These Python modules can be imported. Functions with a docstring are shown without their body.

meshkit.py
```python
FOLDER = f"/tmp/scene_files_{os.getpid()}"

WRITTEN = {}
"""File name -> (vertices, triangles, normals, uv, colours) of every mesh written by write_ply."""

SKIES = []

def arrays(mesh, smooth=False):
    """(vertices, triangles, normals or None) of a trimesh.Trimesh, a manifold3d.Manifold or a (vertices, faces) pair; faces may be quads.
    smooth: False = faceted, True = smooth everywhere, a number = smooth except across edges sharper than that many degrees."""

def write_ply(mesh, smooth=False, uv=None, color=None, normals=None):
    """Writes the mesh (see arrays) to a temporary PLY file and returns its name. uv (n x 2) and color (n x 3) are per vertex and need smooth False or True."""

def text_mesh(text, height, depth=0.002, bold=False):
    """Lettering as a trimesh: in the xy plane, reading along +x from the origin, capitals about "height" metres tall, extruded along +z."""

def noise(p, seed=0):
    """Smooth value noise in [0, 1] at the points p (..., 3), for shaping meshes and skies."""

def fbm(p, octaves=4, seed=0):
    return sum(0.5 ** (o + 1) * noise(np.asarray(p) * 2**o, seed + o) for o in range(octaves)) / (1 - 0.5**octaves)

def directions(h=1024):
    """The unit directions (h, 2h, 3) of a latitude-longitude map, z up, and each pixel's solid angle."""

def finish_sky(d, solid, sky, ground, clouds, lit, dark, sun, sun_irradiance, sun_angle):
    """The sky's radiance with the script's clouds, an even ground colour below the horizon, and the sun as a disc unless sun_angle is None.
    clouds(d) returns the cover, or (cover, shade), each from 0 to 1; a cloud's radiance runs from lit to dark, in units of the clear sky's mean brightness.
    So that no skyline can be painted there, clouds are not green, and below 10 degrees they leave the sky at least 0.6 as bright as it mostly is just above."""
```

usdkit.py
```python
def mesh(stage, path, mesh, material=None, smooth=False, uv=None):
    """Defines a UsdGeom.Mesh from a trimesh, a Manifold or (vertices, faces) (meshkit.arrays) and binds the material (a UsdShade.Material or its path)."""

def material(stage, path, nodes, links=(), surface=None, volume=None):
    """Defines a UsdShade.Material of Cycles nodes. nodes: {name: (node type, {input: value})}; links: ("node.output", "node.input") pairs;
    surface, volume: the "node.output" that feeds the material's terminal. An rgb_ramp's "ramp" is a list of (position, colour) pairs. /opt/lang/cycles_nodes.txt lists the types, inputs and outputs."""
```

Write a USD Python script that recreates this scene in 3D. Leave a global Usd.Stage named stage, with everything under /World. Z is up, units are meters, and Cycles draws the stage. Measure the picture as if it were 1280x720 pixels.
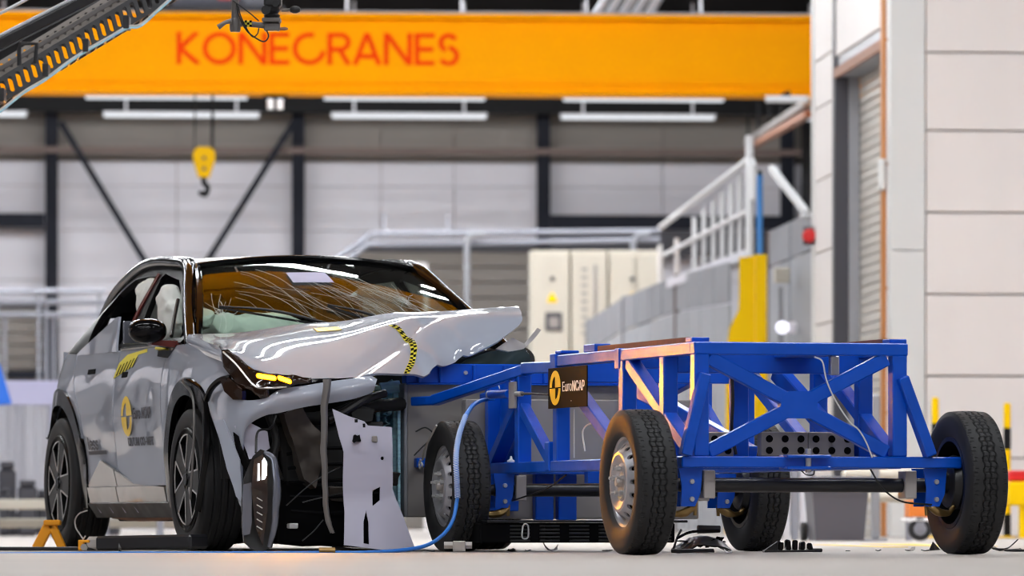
import math, random, numpy as np, trimesh, manifold3d, usdkit, meshkit
from pxr import Usd, UsdGeom, UsdLux, Gf, Sdf, UsdShade
from shapely.geometry import Polygon, box as sbox, LineString, Point, MultiPolygon
from shapely.ops import unary_union
from shapely import affinity

stage = Usd.Stage.CreateInMemory()
UsdGeom.Xform.Define(stage, '/World'); UsdGeom.Scope.Define(stage, '/World/Looks')

# ---------------------------------------------------------------- camera, light
cam = UsdGeom.Camera.Define(stage, '/World/camera')
cam.AddTranslateOp().Set(Gf.Vec3d(0, 0, .148)); cam.AddRotateXOp().Set(90.0)
cam.CreateHorizontalApertureAttr(36.0); cam.CreateVerticalApertureAttr(20.25)
cam.CreateFocalLengthAttr(202.5)                       # a 200 mm lens close to the floor, shifted up
cam.CreateVerticalApertureOffsetAttr(292/1280*36.0)
cam.CreateFStopAttr(4.6); cam.CreateFocusDistanceAttr(27.0)
cam.CreateExposureAttr(0.12)
LAMP = 58.0
INDICATOR = 4200.0                                      # the car's flashing indicator
RUN_LIGHT = 7.0
# ---------------------------------------------------------------- helpers
rng = np.random.default_rng(7)
def lin(r, g, b): return tuple((c/12.92 if c <= .04045 else ((c+.055)/1.055)**2.4) for c in (r/255, g/255, b/255))
class Frame:
    def __init__(s, origin, deg):
        s.o = np.array([*origin, 0.0]) if len(origin) == 2 else np.array(origin, float); s.deg = deg
        c, n = math.cos(math.radians(deg)), math.sin(math.radians(deg)); s.R = np.array([[c,-n,0],[n,c,0],[0,0,1.0]])
    def world(s, p): return s.o + s.R @ np.asarray(p, float)
W_ = Frame((0, 0), 0)
HALL = Frame((0, 0), 3.8)                              # the hall's axes: x to the right, y away
TROLLEY = Frame((1.289, 25.607), 16.0)                 # origin under the rear axle, y towards the barrier
CAR = Frame((-.763, 29.27), -72.0)                     # origin under the front axle, x forward, y to the car's left

MATS = {}
def mat(name, color, rough=.5, metal=0.0, coat=0.0, spec=.5, vary=0.0, scale=6.0, bump=0.0, bscale=40.0, emit=0.0, ecol=None, stretch=None, aniso=0.0):
    path = '/World/Looks/'+name
    n = {'p': ('principled_bsdf', {'base_color': color, 'roughness': rough, 'metallic': metal, 'coat_weight': coat, 'specular_ior_level': spec})}
    l = []
    if emit: n['p'][1].update({'emission_strength': emit, 'emission_color': ecol or color})
    if vary or bump:
        n['t'] = ('texture_coordinate', {}); n['m'] = ('mapping', {'mapping_type': 'point', 'scale': stretch or (1,1,1)}); l.append(('t.object', 'm.vector'))
    if vary:
        n['n'] = ('noise_texture', {'scale': scale, 'detail': 4.0}); l.append(('m.vector', 'n.vector'))
        n['r'] = ('rgb_ramp', {'ramp': [(.3, tuple(c*(1-vary) for c in color)), (.7, tuple(min(1, c*(1+vary)) for c in color))]})
        l += [('n.fac', 'r.fac'), ('r.color', 'p.base_color')]
        n['rr'] = ('map_range', {'from_min': .3, 'from_max': .7, 'to_min': max(.02, rough-.08*min(1, vary*4)), 'to_max': min(1, rough+.08)}); l += [('n.fac', 'rr.value'), ('rr.result', 'p.roughness')]
    if bump:
        n['bn'] = ('noise_texture', {'scale': bscale, 'detail': 3.0}); n['b'] = ('bump', {'strength': bump, 'distance': .01})
        l += [('m.vector', 'bn.vector'), ('bn.fac', 'b.height'), ('b.normal', 'p.normal')]
    MATS[name] = usdkit.material(stage, path, n, l, surface='p.BSDF')
    return MATS[name]
def emitter(name, color, strength):
    MATS[name] = usdkit.material(stage, '/World/Looks/'+name, {'e': ('emission', {'color': color, 'strength': strength})}, [], surface='e.emission')
    return MATS[name]
def pane(name, tint, gloss_rough=.02, f0=.035):
    """Clear glass: mostly transparent, mirroring more towards grazing angles (Schlick), the same from both sides."""
    MATS[name] = usdkit.material(stage, '/World/Looks/'+name, {'w': ('layer_weight', {'blend': .5}), 'q': ('math', {'math_type': 'power', 'value2': 5.0}), 's': ('math', {'math_type': 'multiply_add', 'value2': 1-f0, 'value3': f0}),
                                 't': ('transparent_bsdf', {'color': tint}), 'g': ('glossy_bsdf', {'color': (1,1,1), 'roughness': gloss_rough}), 'x': ('mix_closure', {})},
                                 [('w.facing', 'q.value1'), ('q.value', 's.value1'), ('s.value', 'x.fac'), ('t.BSDF', 'x.closure1'), ('g.BSDF', 'x.closure2')], surface='x.closure')
    return MATS[name]

USED = {}
def number(path):
    k = USED.get(path, -1)+1; USED[path] = k
    return path if k == 0 else f'{path}_{k:03d}'
class Thing:
    def __init__(s, path, frame, base): s.path, s.frame, s.base = path, frame, np.asarray(base, float)
def meta(prim, label=None, cat=None, group=None, kind=None):
    for k, v in (('label', label), ('category', cat), ('group', group), ('kind', kind)):
        if v: prim.SetCustomDataByKey(k, v)
def thing(name, label, cat, frame=W_, base=(0,0,0), group=None, kind=None):
    x = UsdGeom.Xform.Define(stage, number('/World/'+name))
    x.AddTranslateOp().Set(Gf.Vec3d(*map(float, frame.world(base)))); x.AddRotateZOp().Set(float(frame.deg))
    meta(x.GetPrim(), label, cat, group, kind)
    return Thing(str(x.GetPath()), frame, base)
def part(t, name, mesh, m, label=None, smooth=35, kind=None, uv=None):
    """A mesh (given in the thing's frame) as a part of t, or as a sub-part when t is what part() returned."""
    v, f, _ = meshkit.arrays(mesh)
    g = usdkit.mesh(stage, number(t.path+'/'+name), trimesh.Trimesh(v - t.base, f, process=False), MATS[m], smooth=smooth, uv=uv)
    meta(g.GetPrim(), label, kind=kind)
    return Thing(str(g.GetPath()), t.frame, t.base)
def solo(name, label, cat, mesh, m, frame=W_, base=(0,0,0), group=None, kind=None, smooth=35):
    v, f, _ = meshkit.arrays(mesh)
    g = usdkit.mesh(stage, number('/World/'+name), trimesh.Trimesh(v - np.asarray(base, float), f, process=False), MATS[m], smooth=smooth)
    g.AddTranslateOp().Set(Gf.Vec3d(*map(float, frame.world(base)))); g.AddRotateZOp().Set(float(frame.deg))
    meta(g.GetPrim(), label, cat, group, kind)
    return Thing(str(g.GetPath()), frame, base)
def copy_of(t, base, label, group=None, rot=0.0, cat=None):
    """Another instance of thing t at base (in t's frame)."""
    src = stage.GetPrimAtPath(t.path); name = t.path.split('/')[-1]
    if name[-4:-3] == '_' and name[-3:].isdigit(): name = name[:-4]
    x = UsdGeom.Xform.Define(stage, number('/World/'+name))
    x.AddTranslateOp().Set(Gf.Vec3d(*map(float, t.frame.world(base)))); x.AddRotateZOp().Set(float(t.frame.deg+rot))
    p = x.GetPrim(); meta(p, label, cat or src.GetCustomDataByKey('category'), group)
    p.GetReferences().AddInternalReference(Sdf.Path(t.path)); p.SetInstanceable(True)
    return p

cat_ = trimesh.util.concatenate
def box(x0, x1, y0, y1, z0, z1, bev=.0):
    c = np.array([(x0+x1)/2, (y0+y1)/2, (z0+z1)/2]); h = np.abs(np.array([x1-x0, y1-y0, z1-z0]))/2
    b = min(bev, h.min()*.45)
    if b <= 0: m = trimesh.creation.box(2*h)
    else:
        pts = []
        for sx in (-1,1):
            for sy in (-1,1):
                for sz in (-1,1):
                    s = np.array([sx,sy,sz])
                    for k in range(3):
                        q = h-b; q[k] = h[k]; pts.append(s*q)
        m = trimesh.convex.convex_hull(np.array(pts))
    m.apply_translation(c); return m
def bx(t, bev=0.0): return box(*t, bev)
def beam(p0, p1, w, h, bev=.004, up=(0,0,1)):
    """A chamfered bar from p0 to p1: w across, h along 'up'."""
    p0, p1 = np.asarray(p0, float), np.asarray(p1, float); d = p1-p0; L = np.linalg.norm(d); d /= L
    s = np.cross(d, up); s = s/np.linalg.norm(s) if np.linalg.norm(s) > 1e-6 else np.array([1.0,0,0]); u = np.cross(s, d)
    m = box(-w/2, w/2, 0, L, -h/2, h/2, bev)
    M = np.eye(4); M[:3,0], M[:3,1], M[:3,2], M[:3,3] = s, d, u, p0
    m.apply_transform(M); return m
def tube(pts, r, n=10, spline=True, per=8, flat=1.0):
    pts = np.asarray(pts, float)
    if spline and len(pts) > 2: pts = smooth_path(pts, per)
    R = np.broadcast_to(np.asarray(r, float), (len(pts),)) if np.ndim(r) == 0 else np.interp(np.linspace(0,1,len(pts)), np.linspace(0,1,len(r)), r)
    t = np.gradient(pts, axis=0); t /= np.maximum(np.linalg.norm(t, axis=1, keepdims=True), 1e-9)
    a = np.cross(t[0], [0,0,1.0]); a = a if np.linalg.norm(a) > 1e-3 else np.cross(t[0], [0,1.0,0]); a /= np.linalg.norm(a)
    rings = []; ang = np.linspace(0, 2*np.pi, n, endpoint=False)
    for i in range(len(pts)):
        a = a - t[i]*(a@t[i]); a /= np.linalg.norm(a); b = np.cross(t[i], a)
        rings.append(pts[i] + R[i]*(np.cos(ang)[:,None]*a + flat*np.sin(ang)[:,None]*b))
    v = np.vstack(rings+[pts[:1], pts[-1:]]); f = []; k = len(pts)
    for i in range(k-1):
        for j in range(n):
            p, q = i*n+j, i*n+(j+1) % n
            f += [(p, q, q+n), (p, q+n, p+n)]
    for j in range(n):
        f += [(k*n, (j+1) % n, j), (k*n+1, (k-1)*n+j, (k-1)*n+(j+1) % n)]
    m = trimesh.Trimesh(v, f, process=False); m.fix_normals(); return m
def smooth_path(p, per=8):
    p = np.asarray(p, float); q = np.vstack([2*p[0]-p[1], p, 2*p[-1]-p[-2]]); out = []
    for i in range(1, len(q)-2):
        for t in np.linspace(0, 1, per, endpoint=False):
            out.append(.5*((2*q[i]) + (-q[i-1]+q[i+1])*t + (2*q[i-1]-5*q[i]+4*q[i+1]-q[i+2])*t*t + (-q[i-1]+3*q[i]-3*q[i+1]+q[i+2])*t**3))
    return np.array(out+[q[-2]])
def lathe(profile, axis='x', n=48, c=(0,0,0)):
    m = trimesh.creation.revolve(np.asarray(profile, float), sections=n); m.fix_normals()
    if axis == 'x': m.apply_transform(trimesh.transformations.rotation_matrix(np.pi/2, [0,1,0]))
    if axis == 'y': m.apply_transform(trimesh.transformations.rotation_matrix(-np.pi/2, [1,0,0]))
    m.apply_translation(c); return m
def cyl(p0, p1, r, n=20, r2=None): return tube([p0, p1], [r, r if r2 is None else r2], n, spline=False)
def polys(g): return [q for q in (g.geoms if hasattr(g, 'geoms') else [g]) if isinstance(q, Polygon) and q.area > 1e-9]
def extrude(poly, origin, ux, uy, depth):
    """A flat polygon (in ux, uy from origin) given a thickness along ux x uy (centred)."""
    ux, uy = np.asarray(ux, float), np.asarray(uy, float); n = np.cross(ux, uy); n /= np.linalg.norm(n); ms = []
    for q in polys(poly):
        m = trimesh.creation.extrude_polygon(q, depth, engine='earcut'); v = m.vertices
        ms.append(trimesh.Trimesh(np.asarray(origin, float)+v[:,:1]*ux+v[:,1:2]*uy+(v[:,2:]-depth/2)*n, m.faces, process=False))
    m = cat_(ms); m.fix_normals(); return m
def tri2d(poly, res):
    """Triangles of a polygon cut on a grid of cell res: (points, faces)."""
    V, Fc, key = [], [], {}
    def vid(p):
        k = (round(p[0]*2e4), round(p[1]*2e4))
        if k not in key: key[k] = len(V); V.append((p[0], p[1]))
        return key[k]
    for q in polys(poly):
        x0, y0, x1, y1 = q.bounds; from_x = math.floor(x0/res); from_y = math.floor(y0/res)
        from shapely.prepared import prep
        pq = prep(q)
        for i in range(from_x, math.ceil(x1/res)):
            for j in range(from_y, math.ceil(y1/res)):
                c = sbox(i*res, j*res, (i+1)*res, (j+1)*res)
                if pq.contains(c):
                    a, b, d, e = [vid(((i+p)*res, (j+r)*res)) for p, r in ((0,0),(1,0),(1,1),(0,1))]
                    Fc += [(a,b,d), (a,d,e)]
                elif pq.intersects(c):
                    for g in polys(q.intersection(c)):
                        v, f = trimesh.creation.triangulate_polygon(g, engine='earcut')
                        ids = [vid(p) for p in v]
                        for t in f:
                            t = [ids[k] for k in t]
                            if len(set(t)) == 3: Fc.append(tuple(t))
    V = np.array(V); Fc = np.array(Fc)
    ar = np.cross(V[Fc[:,1]]-V[Fc[:,0]], V[Fc[:,2]]-V[Fc[:,0]])
    Fc[ar < 0] = Fc[ar < 0][:, ::-1]
    return V, Fc
def panel(poly, lift, res=.05, thick=.02, n=None):
    """A polygon laid on a curved surface; lift(p, q) gives the point. Its rim is turned back by thick."""
    V, Fc = tri2d(poly, res); P = np.array([lift(*p) for p in V]); e = 1e-3
    return shell(P, Fc, thick, n)
def shell(P, Fc, thick, fixed=None):
    n = np.zeros_like(P); fn = np.cross(P[Fc[:,1]]-P[Fc[:,0]], P[Fc[:,2]]-P[Fc[:,0]])
    for k in range(3): np.add.at(n, Fc[:,k], fn)
    n /= np.maximum(np.linalg.norm(n, axis=1, keepdims=True), 1e-12)
    if fixed is not None: n = np.broadcast_to(np.asarray(fixed, float), P.shape)
    N = len(P); back = P - n*thick
    E = {}
    for t in Fc:
        for a, b in ((t[0],t[1]), (t[1],t[2]), (t[2],t[0])): E[(a,b)] = 1
    rim = [(a,b) for (a,b) in E if (b,a) not in E]
    f = [tuple(t) for t in Fc] + [(t[2]+N, t[1]+N, t[0]+N) for t in Fc]
    for a, b in rim: f += [(b, a, a+N), (b, a+N, b+N)]
    return trimesh.Trimesh(np.vstack([P, back]), np.array(f), process=False)
def grid(P, thick=.0):
    """A mesh over an array of points [rows][columns]; with thick, a sheet closed on all sides."""
    P = np.asarray(P, float); r, c = P.shape[:2]; idx = np.arange(r*c).reshape(r, c)
    a, b, d, e = idx[:-1,:-1].ravel(), idx[1:,:-1].ravel(), idx[1:,1:].ravel(), idx[:-1,1:].ravel()
    Fc = np.vstack([np.stack([a,b,d],1), np.stack([a,d,e],1)]); V = P.reshape(-1,3)
    return shell(V, Fc, thick) if thick else trimesh.Trimesh(V, Fc, process=False)
def spread(ctrl, nu, nv):
    """A smooth surface through rows of control points."""
    rows = [resample(smooth_path(r, 12), nv) for r in ctrl]; cols = np.array(rows).transpose(1,0,2)
    return np.array([resample(smooth_path(c, 12), nu, False) for c in cols]).transpose(1,0,2)
def resample(p, n, by_len=True):
    s = np.linspace(0, 1, len(p))
    t = np.linspace(0, 1, n); return np.stack([np.interp(t, s, p[:,k]) for k in range(3)], 1)
def text_flat(text, height, bold=False, depth=.002, width=None):
    m = meshkit.text_mesh(text, height, depth, bold)
    if width: m.apply_scale([width/m.extents[0], 1, 1])
    return m
def place(mesh, origin, ux, uy):
    v = mesh.vertices; ux, uy = np.asarray(ux, float), np.asarray(uy, float); n = np.cross(ux, uy)
    m = trimesh.Trimesh(np.asarray(origin, float)+v[:,:1]*ux+v[:,1:2]*uy+v[:,2:]*n, mesh.faces, process=False)
    return m
def crumpled(mesh, amp, scale, seed=0):
    v = np.array(mesh.vertices); d = np.stack([meshkit.fbm(v*scale+17*k, 3, seed+k)-.5 for k in range(3)], 1)
    return trimesh.Trimesh(v+2*amp*d, mesh.faces, process=False)
def shard(r, t, seed, k=7):
    """A broken flat piece of plastic, bent, lying on z = 0."""
    g = np.random.default_rng(seed); a = np.sort(g.uniform(0, 2*np.pi, k)); rr = r*g.uniform(.45, 1, k)
    q = Polygon(np.stack([rr*np.cos(a), .5*rr*np.sin(a)], 1)).buffer(0)
    c1, c2 = g.uniform(.2, .9, 2); ph = g.uniform(0, 6)
    m = panel(q, lambda x, y: (x, y, t + c1*(x*math.cos(ph)+y*math.sin(ph))**2/r + c2*.3*abs(y)), r/3, t)
    m.apply_translation([0,0,-m.bounds[0][2]+.001]); return m

# ---------------------------------------------------------------- materials
mat('floor_concrete', lin(170,163,157), .62, vary=.07, scale=.9, bump=.02, bscale=9, spec=.2)
mat('floor_dark', lin(70,66,66), .5)
mat('floor_yellow', lin(228,190,30), .5)
mat('wall_panel', lin(224,222,230), .55, vary=.02, scale=.7)
mat('wall_panel_upper', lin(139,132,126), .6, vary=.03, scale=.7)
mat('steel_navy', lin(25,28,40), .6, spec=.2)
mat('steel_black', lin(14,14,17), .6, spec=.2)
mat('ceiling_deck', lin(34,32,32), .9, spec=.1)
mat('left_wall', lin(122,124,130), .6)
mat('left_wall_upper', lin(58,57,58), .7)
mat('work_lamp', lin(240,240,255), .3, emit=1.2)
mat('brown_rail', lin(112,94,88), .6)
mat('building_panel', lin(226,219,216), .55, vary=.025, scale=1.2, stretch=(1,1,.15))
mat('building_trim', lin(212,212,211), .45)
mat('joint', lin(150,138,134), .8)
mat('orange_wood', lin(178,112,50), .6)
mat('rusty', lin(158,114,94), .7, vary=.2, scale=8)
mat('slat_grey', lin(196,190,182), .5)
mat('galvanised', lin(150,152,158), .45, metal=.35, vary=.08, scale=2)
mat('fence_grey', lin(160,162,168), .5, vary=.05, scale=2)
mat('cabinet_white', lin(190,184,171), .5)
mat('crane_yellow', lin(250,162,0), .5, spec=.03, vary=.03, scale=.5)
mat('crane_red', lin(240,66,6), .5, spec=.03)
mat('hook_yellow', lin(222,172,4), .5, spec=.08)
mat('rig_light', lin(142,134,128), .5)
mat('guard_yellow', lin(246,200,4), .5, spec=.1)
mat('pipe_blue', lin(60,130,200), .5)
mat('signal_red', lin(205,26,30), .4)
mat('dark_grey', lin(62,62,70), .55)
mat('bin_grey', lin(84,83,92), .5)
mat('hoist_grey', lin(94,96,106), .5)
mat('lilac_wall', lin(186,184,214), .6)
mat('curtain', lin(196,196,204), .6)
mat('white_paint', lin(226,226,228), .5)
mat('banner_blue', lin(30,112,226), .5)
mat('rail_grey', lin(138,140,150), .45, metal=.2)
mat('lamp_housing', lin(200,200,205), .5)
emitter('lamp_tube', (.95,.975,1.0), LAMP)
emitter('lamp_tube_far', (.92,.95,1.0), .95)
mat('trolley_blue', lin(0,82,202), .27, vary=.06, scale=3, bump=.03, bscale=60)
mat('trolley_steel', lin(178,172,168), .42, metal=.3, vary=.1, scale=4)
mat('plate_grey', lin(150,145,142), .45, metal=.25, vary=.08, scale=3)
mat('hole_black', lin(14,14,16), .8, spec=.05)
mat('bolt_steel', lin(205,205,205), .3, metal=.7)
mat('axle_black', lin(30,30,34), .35)
mat('rubber', lin(31,31,33), .62, bump=.05, bscale=160, spec=.45)
mat('rim_silver', lin(176,176,182), .36, metal=.6)
mat('rim_black', lin(22,22,24), .3)
mat('brass', lin(150,122,76), .35, metal=.8)
mat('sign_black', lin(22,22,22), .6, spec=.04)
mat('sign_yellow', lin(246,206,40), .4)
mat('sign_white', lin(240,240,240), .4)
mat('honey_blue', lin(178,226,255), .3, metal=.05, vary=.2, scale=14, stretch=(1,1,4))
mat('hose_blue', lin(40,118,208), .4)
mat('hose_braid', lin(150,178,228), .5)
mat('cable_white', lin(214,214,212), .5)
mat('cable_black', lin(26,26,28), .5)
mat('plank_brown', lin(120,72,66), .7, vary=.2, scale=20)
mat('car_grey', lin(160,165,178), .5, coat=1.0, spec=.3)
mat('car_black', lin(12,11,12), .11, spec=.22)
mat('frame_black', lin(10,9,10), .4, spec=.1)
mat('car_plastic', lin(30,28,28), .42, vary=.1, scale=10)
mat('car_inner', lin(14,13,14), .7)
mat('car_metal', lin(66,59,54), .45, metal=.5, vary=.25, scale=12)
mat('primer_grey', lin(180,177,194), .4)
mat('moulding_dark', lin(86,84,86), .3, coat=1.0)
mat('moulding', lin(116,112,108), .3, coat=1.0, vary=.1, scale=4)
mat('airbag', lin(236,236,230), .8, bump=.15, bscale=14)
mat('seat_fabric', lin(58,57,62), .8)
mat('red_trim', lin(90,30,24), .2)
mat('wheel_black', lin(12,12,13), .45, spec=.25)
mat('wheel_cut', lin(214,210,206), .25, metal=.7)
mat('lens_dark', lin(40,24,14), .08, coat=.5)
mat('lamp_clear', lin(120,122,132), .15, metal=.5)
emitter('indicator_glow', (1.0,.34,.00004), INDICATOR)
emitter('amber_glow', (1.0,.32,.01), 1.6)
emitter('day_light', (.86,.93,1.0), RUN_LIGHT)
mat('chock_yellow', lin(244,160,14), .5)
mat('tape_yellow', lin(238,222,60), .5)
mat('orange_cap', lin(216,120,40), .5)
mat('rig_grey', lin(120,116,114), .4, metal=.5)
mat('rig_dark', lin(46,45,47), .45, metal=.2)
mat('crack_white', lin(214,220,214), .4)
pane('windscreen', (.86,.93,.89), .015, .04)
pane('side_glass', (.8,.84,.84), .015, .03)

# ---------------------------------------------------------------- the hall
def setting(name, mesh, m, frame=HALL, label=None): return solo(name, label, None, mesh, m, frame, kind='structure')
FL = setting('floor', box(-9, 20, -4, 111, -.2, 0), 'floor_concrete')
setting('ceiling', box(-9, 20, -4, 111, 9.6, 9.8), 'ceiling_deck')
wl = thing('wall_left', None, None, HALL, (-9, 50, 0), kind='structure')
part(wl, 'backing', box(-9.3, -9.05, -4, 111, 0, 9.6), 'joint')
for k in range(24):
    y0 = -4+k*4.79
    for z0, z1 in ((0, 1.0), (1.0, 2.2), (2.2, 3.4)): part(wl, 'panel', box(-9.05, -9-.02*((k+int(z0)) % 2), y0+.01, y0+4.78, z0+.008, z1-.008), 'left_wall' if (k+int(z0)) % 3 else 'wall_panel', smooth=False)
    part(wl, 'upper_panel', box(-9.05, -9, y0+.01, y0+4.78, 3.41, 9.6), 'left_wall_upper', smooth=False)
    part(wl, 'column', box(-9, -8.7, y0-.12, y0+.12, 0, 9.6), 'steel_navy', smooth=False)  # columns and dark upper tone added to shape reflections in the car's side
setting('wall_right', box(20, 20.3, -4, 111, 0, 9.6), 'wall_panel')
setting('wall_front', box(-9.3, 20.3, -4.3, -4, 0, 9.6), 'wall_panel')
wb = thing('wall_back', None, None, HALL, (0, 110, 0), kind='structure')
part(wb, 'backing', box(-9, 20, 110.1, 110.4, 0, 9.6), 'joint')
zs = [0, .95, 1.9, 2.85, 3.8, 4.75, 5.7, 6.55, 7.02]
bays = [-8.9, -6.1, -3.8, -1.47, .9, 3.2, 4.8, 6.2, 7.87, 10.2, 12.54, 17.2, 19.9]
for i in range(len(bays)-1):
    for k in range(len(zs)-1):
        if bays[i] > 14 and zs[k] < 1: continue
        part(wb, 'panel', box(bays[i]+.008, bays[i+1]-.008, 110-.02*((i+k) % 2), 110.1, zs[k]+.008, zs[k+1]-.008), 'wall_panel', smooth=False)
    for z0, z1 in ((7.05, 8.2), (8.2, 9.6)):
        part(wb, 'upper_panel', box(bays[i]+.01, bays[i+1]-.01, 110, 110.1, z0, z1-.01), 'wall_panel_upper', smooth=False)  # weaker light above the crane rail is put into a darker panel colour
# steel of the back wall: columns, rails, bracing, eaves beam
def i_column(x, z0, z1, y=109.6, w=.24, d=.3, t=.03):
    return cat_([box(x-w/2, x+w/2, y-d, y-d+t, z0, z1), box(x-w/2, x+w/2, y-t, y, z0, z1), box(x-t/2, x+t/2, y-d, y, z0, z1)])
n = 0
for x in (-6.1, -1.47, 3.2, 7.87, 12.54, 17.2):
    n += 1; t = thing(f'trim_{n}', None, None, HALL, (x, 109.6, 0), kind='structure')
    part(t, 'column', i_column(x, 0, 9.6), 'steel_navy'); part(t, 'foot_plate', box(x-.25, x+.25, 109.2, 109.7, 0, .03), 'steel_navy')
n += 1; setting(f'trim_{n}', box(-8.9, 13.6, 108.6, 108.9, 7.86, 8.25), 'steel_black')
n += 1; setting(f'trim_{n}', box(-8.9, 13.6, 108.2, 109.9, 8.3, 8.46), 'steel_black')
for z, a, b in ((7.18, -8.9, 13.4),):
    n += 1; setting(f'trim_{n}', box(a, b, 109.2, 109.3, z-.06, z+.06), 'brown_rail')
for x0, z0, x1, z1 in ((-1.3, 7.7, 3.0, .6), (3.1, 7.7, -1.3, .6)):
    n += 1; setting(f'trim_{n}', beam((x0, 109.22 if x0 < 0 else 109.0, z0), (x1, 109.22 if x0 < 0 else 109.0, z1), .1, .12), 'steel_navy')
n += 1; setting(f'trim_{n}', box(-8.9, -1.6, 109.3, 109.5, 5.72, 5.98), 'steel_navy')
n += 1; setting(f'trim_{n}', box(-8.9, -1.6, 109.3, 109.5, 2.85, 3.0), 'steel_navy')
n += 1; setting(f'trim_{n}', box(8, 12.4, 109.3, 109.5, 5.72, 5.98), 'steel_navy')
n += 1; setting(f'trim_{n}', box(8, 12.4, 109.35, 109.5, 5.2, 5.7), 'dark_grey')
n += 1; setting(f'trim_{n}', box(12.7, 17, 90, 108.5, 4.6, 8.6), 'steel_black')
# grey roller doors and the lilac skirting at the foot of the back wall
dn = 0
for x0, x1, z1, m in ((4.35, 7.7, 5.3, 'slat_grey'), (-6.9, -1.65, 4.2, 'wall_panel_upper')):
    dn += 1; t = thing(f'door_{dn}', None, None, HALL, (x0, 109.8, 0), kind='structure')
    part(t, 'frame', cat_([box(x0-.1, x0, 109.7, 109.95, 0, z1+.1), box(x1, x1+.1, 109.7, 109.95, 0, z1+.1), box(x0-.1, x1+.1, 109.7, 109.95, z1, z1+.16)]), 'dark_grey')
    for k in range(18):
        z = z1*k/18; part(t, 'slat', box(x0, x1, 109.78-.02*(k % 2), 109.9, z+.01, z+z1/18-.01, .01), 'brown_rail' if dn == 3 else 'wall_panel_upper')
# strip lamps
tp = None
rows = [(y, 8.4) for y in (8, 17, 26, 37.6, 39.8, 42, 48, 55, 63, 70, 77)] + [(84.5, 9.05), (87, 9.1), (90, 9.15), (93, 9.2), (96, 9.3), (98, 9.3)] + [(100, 7.5), (104.5, 7.5)]  # highest rows are added out of view to brighten the back wall
tf = None
for y, z in rows:
    for x in (-10.2, -6.0, -1.87, 2.3, 6.45):
        far = y > 99; xr = x; x = x+.0664*y if far else x+3.2
        lab = 'long white strip lamp hanging below the far dark beam' if far else 'long white strip lamp under the hall roof'
        grp = 'strip lamps before the back wall' if far else 'strip lamps under the hall roof'
        if far: lab = {100: 'upper row', 104.5: 'lower row'}[y] + ' strip lamp by the back wall, ' + {-10.2:'leftmost of its row', -6.0:'above the yellow crane hook block', -1.87:'in the middle of its row', 2.3:'near the third dark column'}.get(xr, 'last')
        if far:
            if tf is None:
                tf = thing('strip_lamp', lab, 'lamp', HALL, (x, y, z))
                part(tf, 'housing', cat_([box(x-1.42, x+1.42, y-.1, y+.1, z+.03, z+.07, .01)] + [box(x+s-.02, x+s+.02, y-.02, y+.02, z+.07, z+2.095) for s in (-1, 1)]), 'lamp_housing')
                part(tf, 'diffuser', box(x-1.40, x+1.40, y-.09, y+.09, z-.03, z+.03, .02), 'lamp_tube_far')
            else: copy_of(tf, (x, y, z), lab)
        elif tp is None:
            tp = thing('strip_lamp', lab, 'lamp', HALL, (x, y, z), grp)
            part(tp, 'housing', cat_([box(x-1.42, x+1.42, y-.16, y+.16, z+.04, z+.14, .02)] + [box(x+s*1-.02, x+s*1+.02, y-.02, y+.02, z+.1, 9.59) for s in (-1, 1)]), 'lamp_housing')
            part(tp, 'diffuser', box(x-1.38, x+1.38, y-.14, y+.14, z-.03, z+.04, .02), 'lamp_tube')
        else: copy_of(tp, (x, y, z), lab, None if far else grp)
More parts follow.
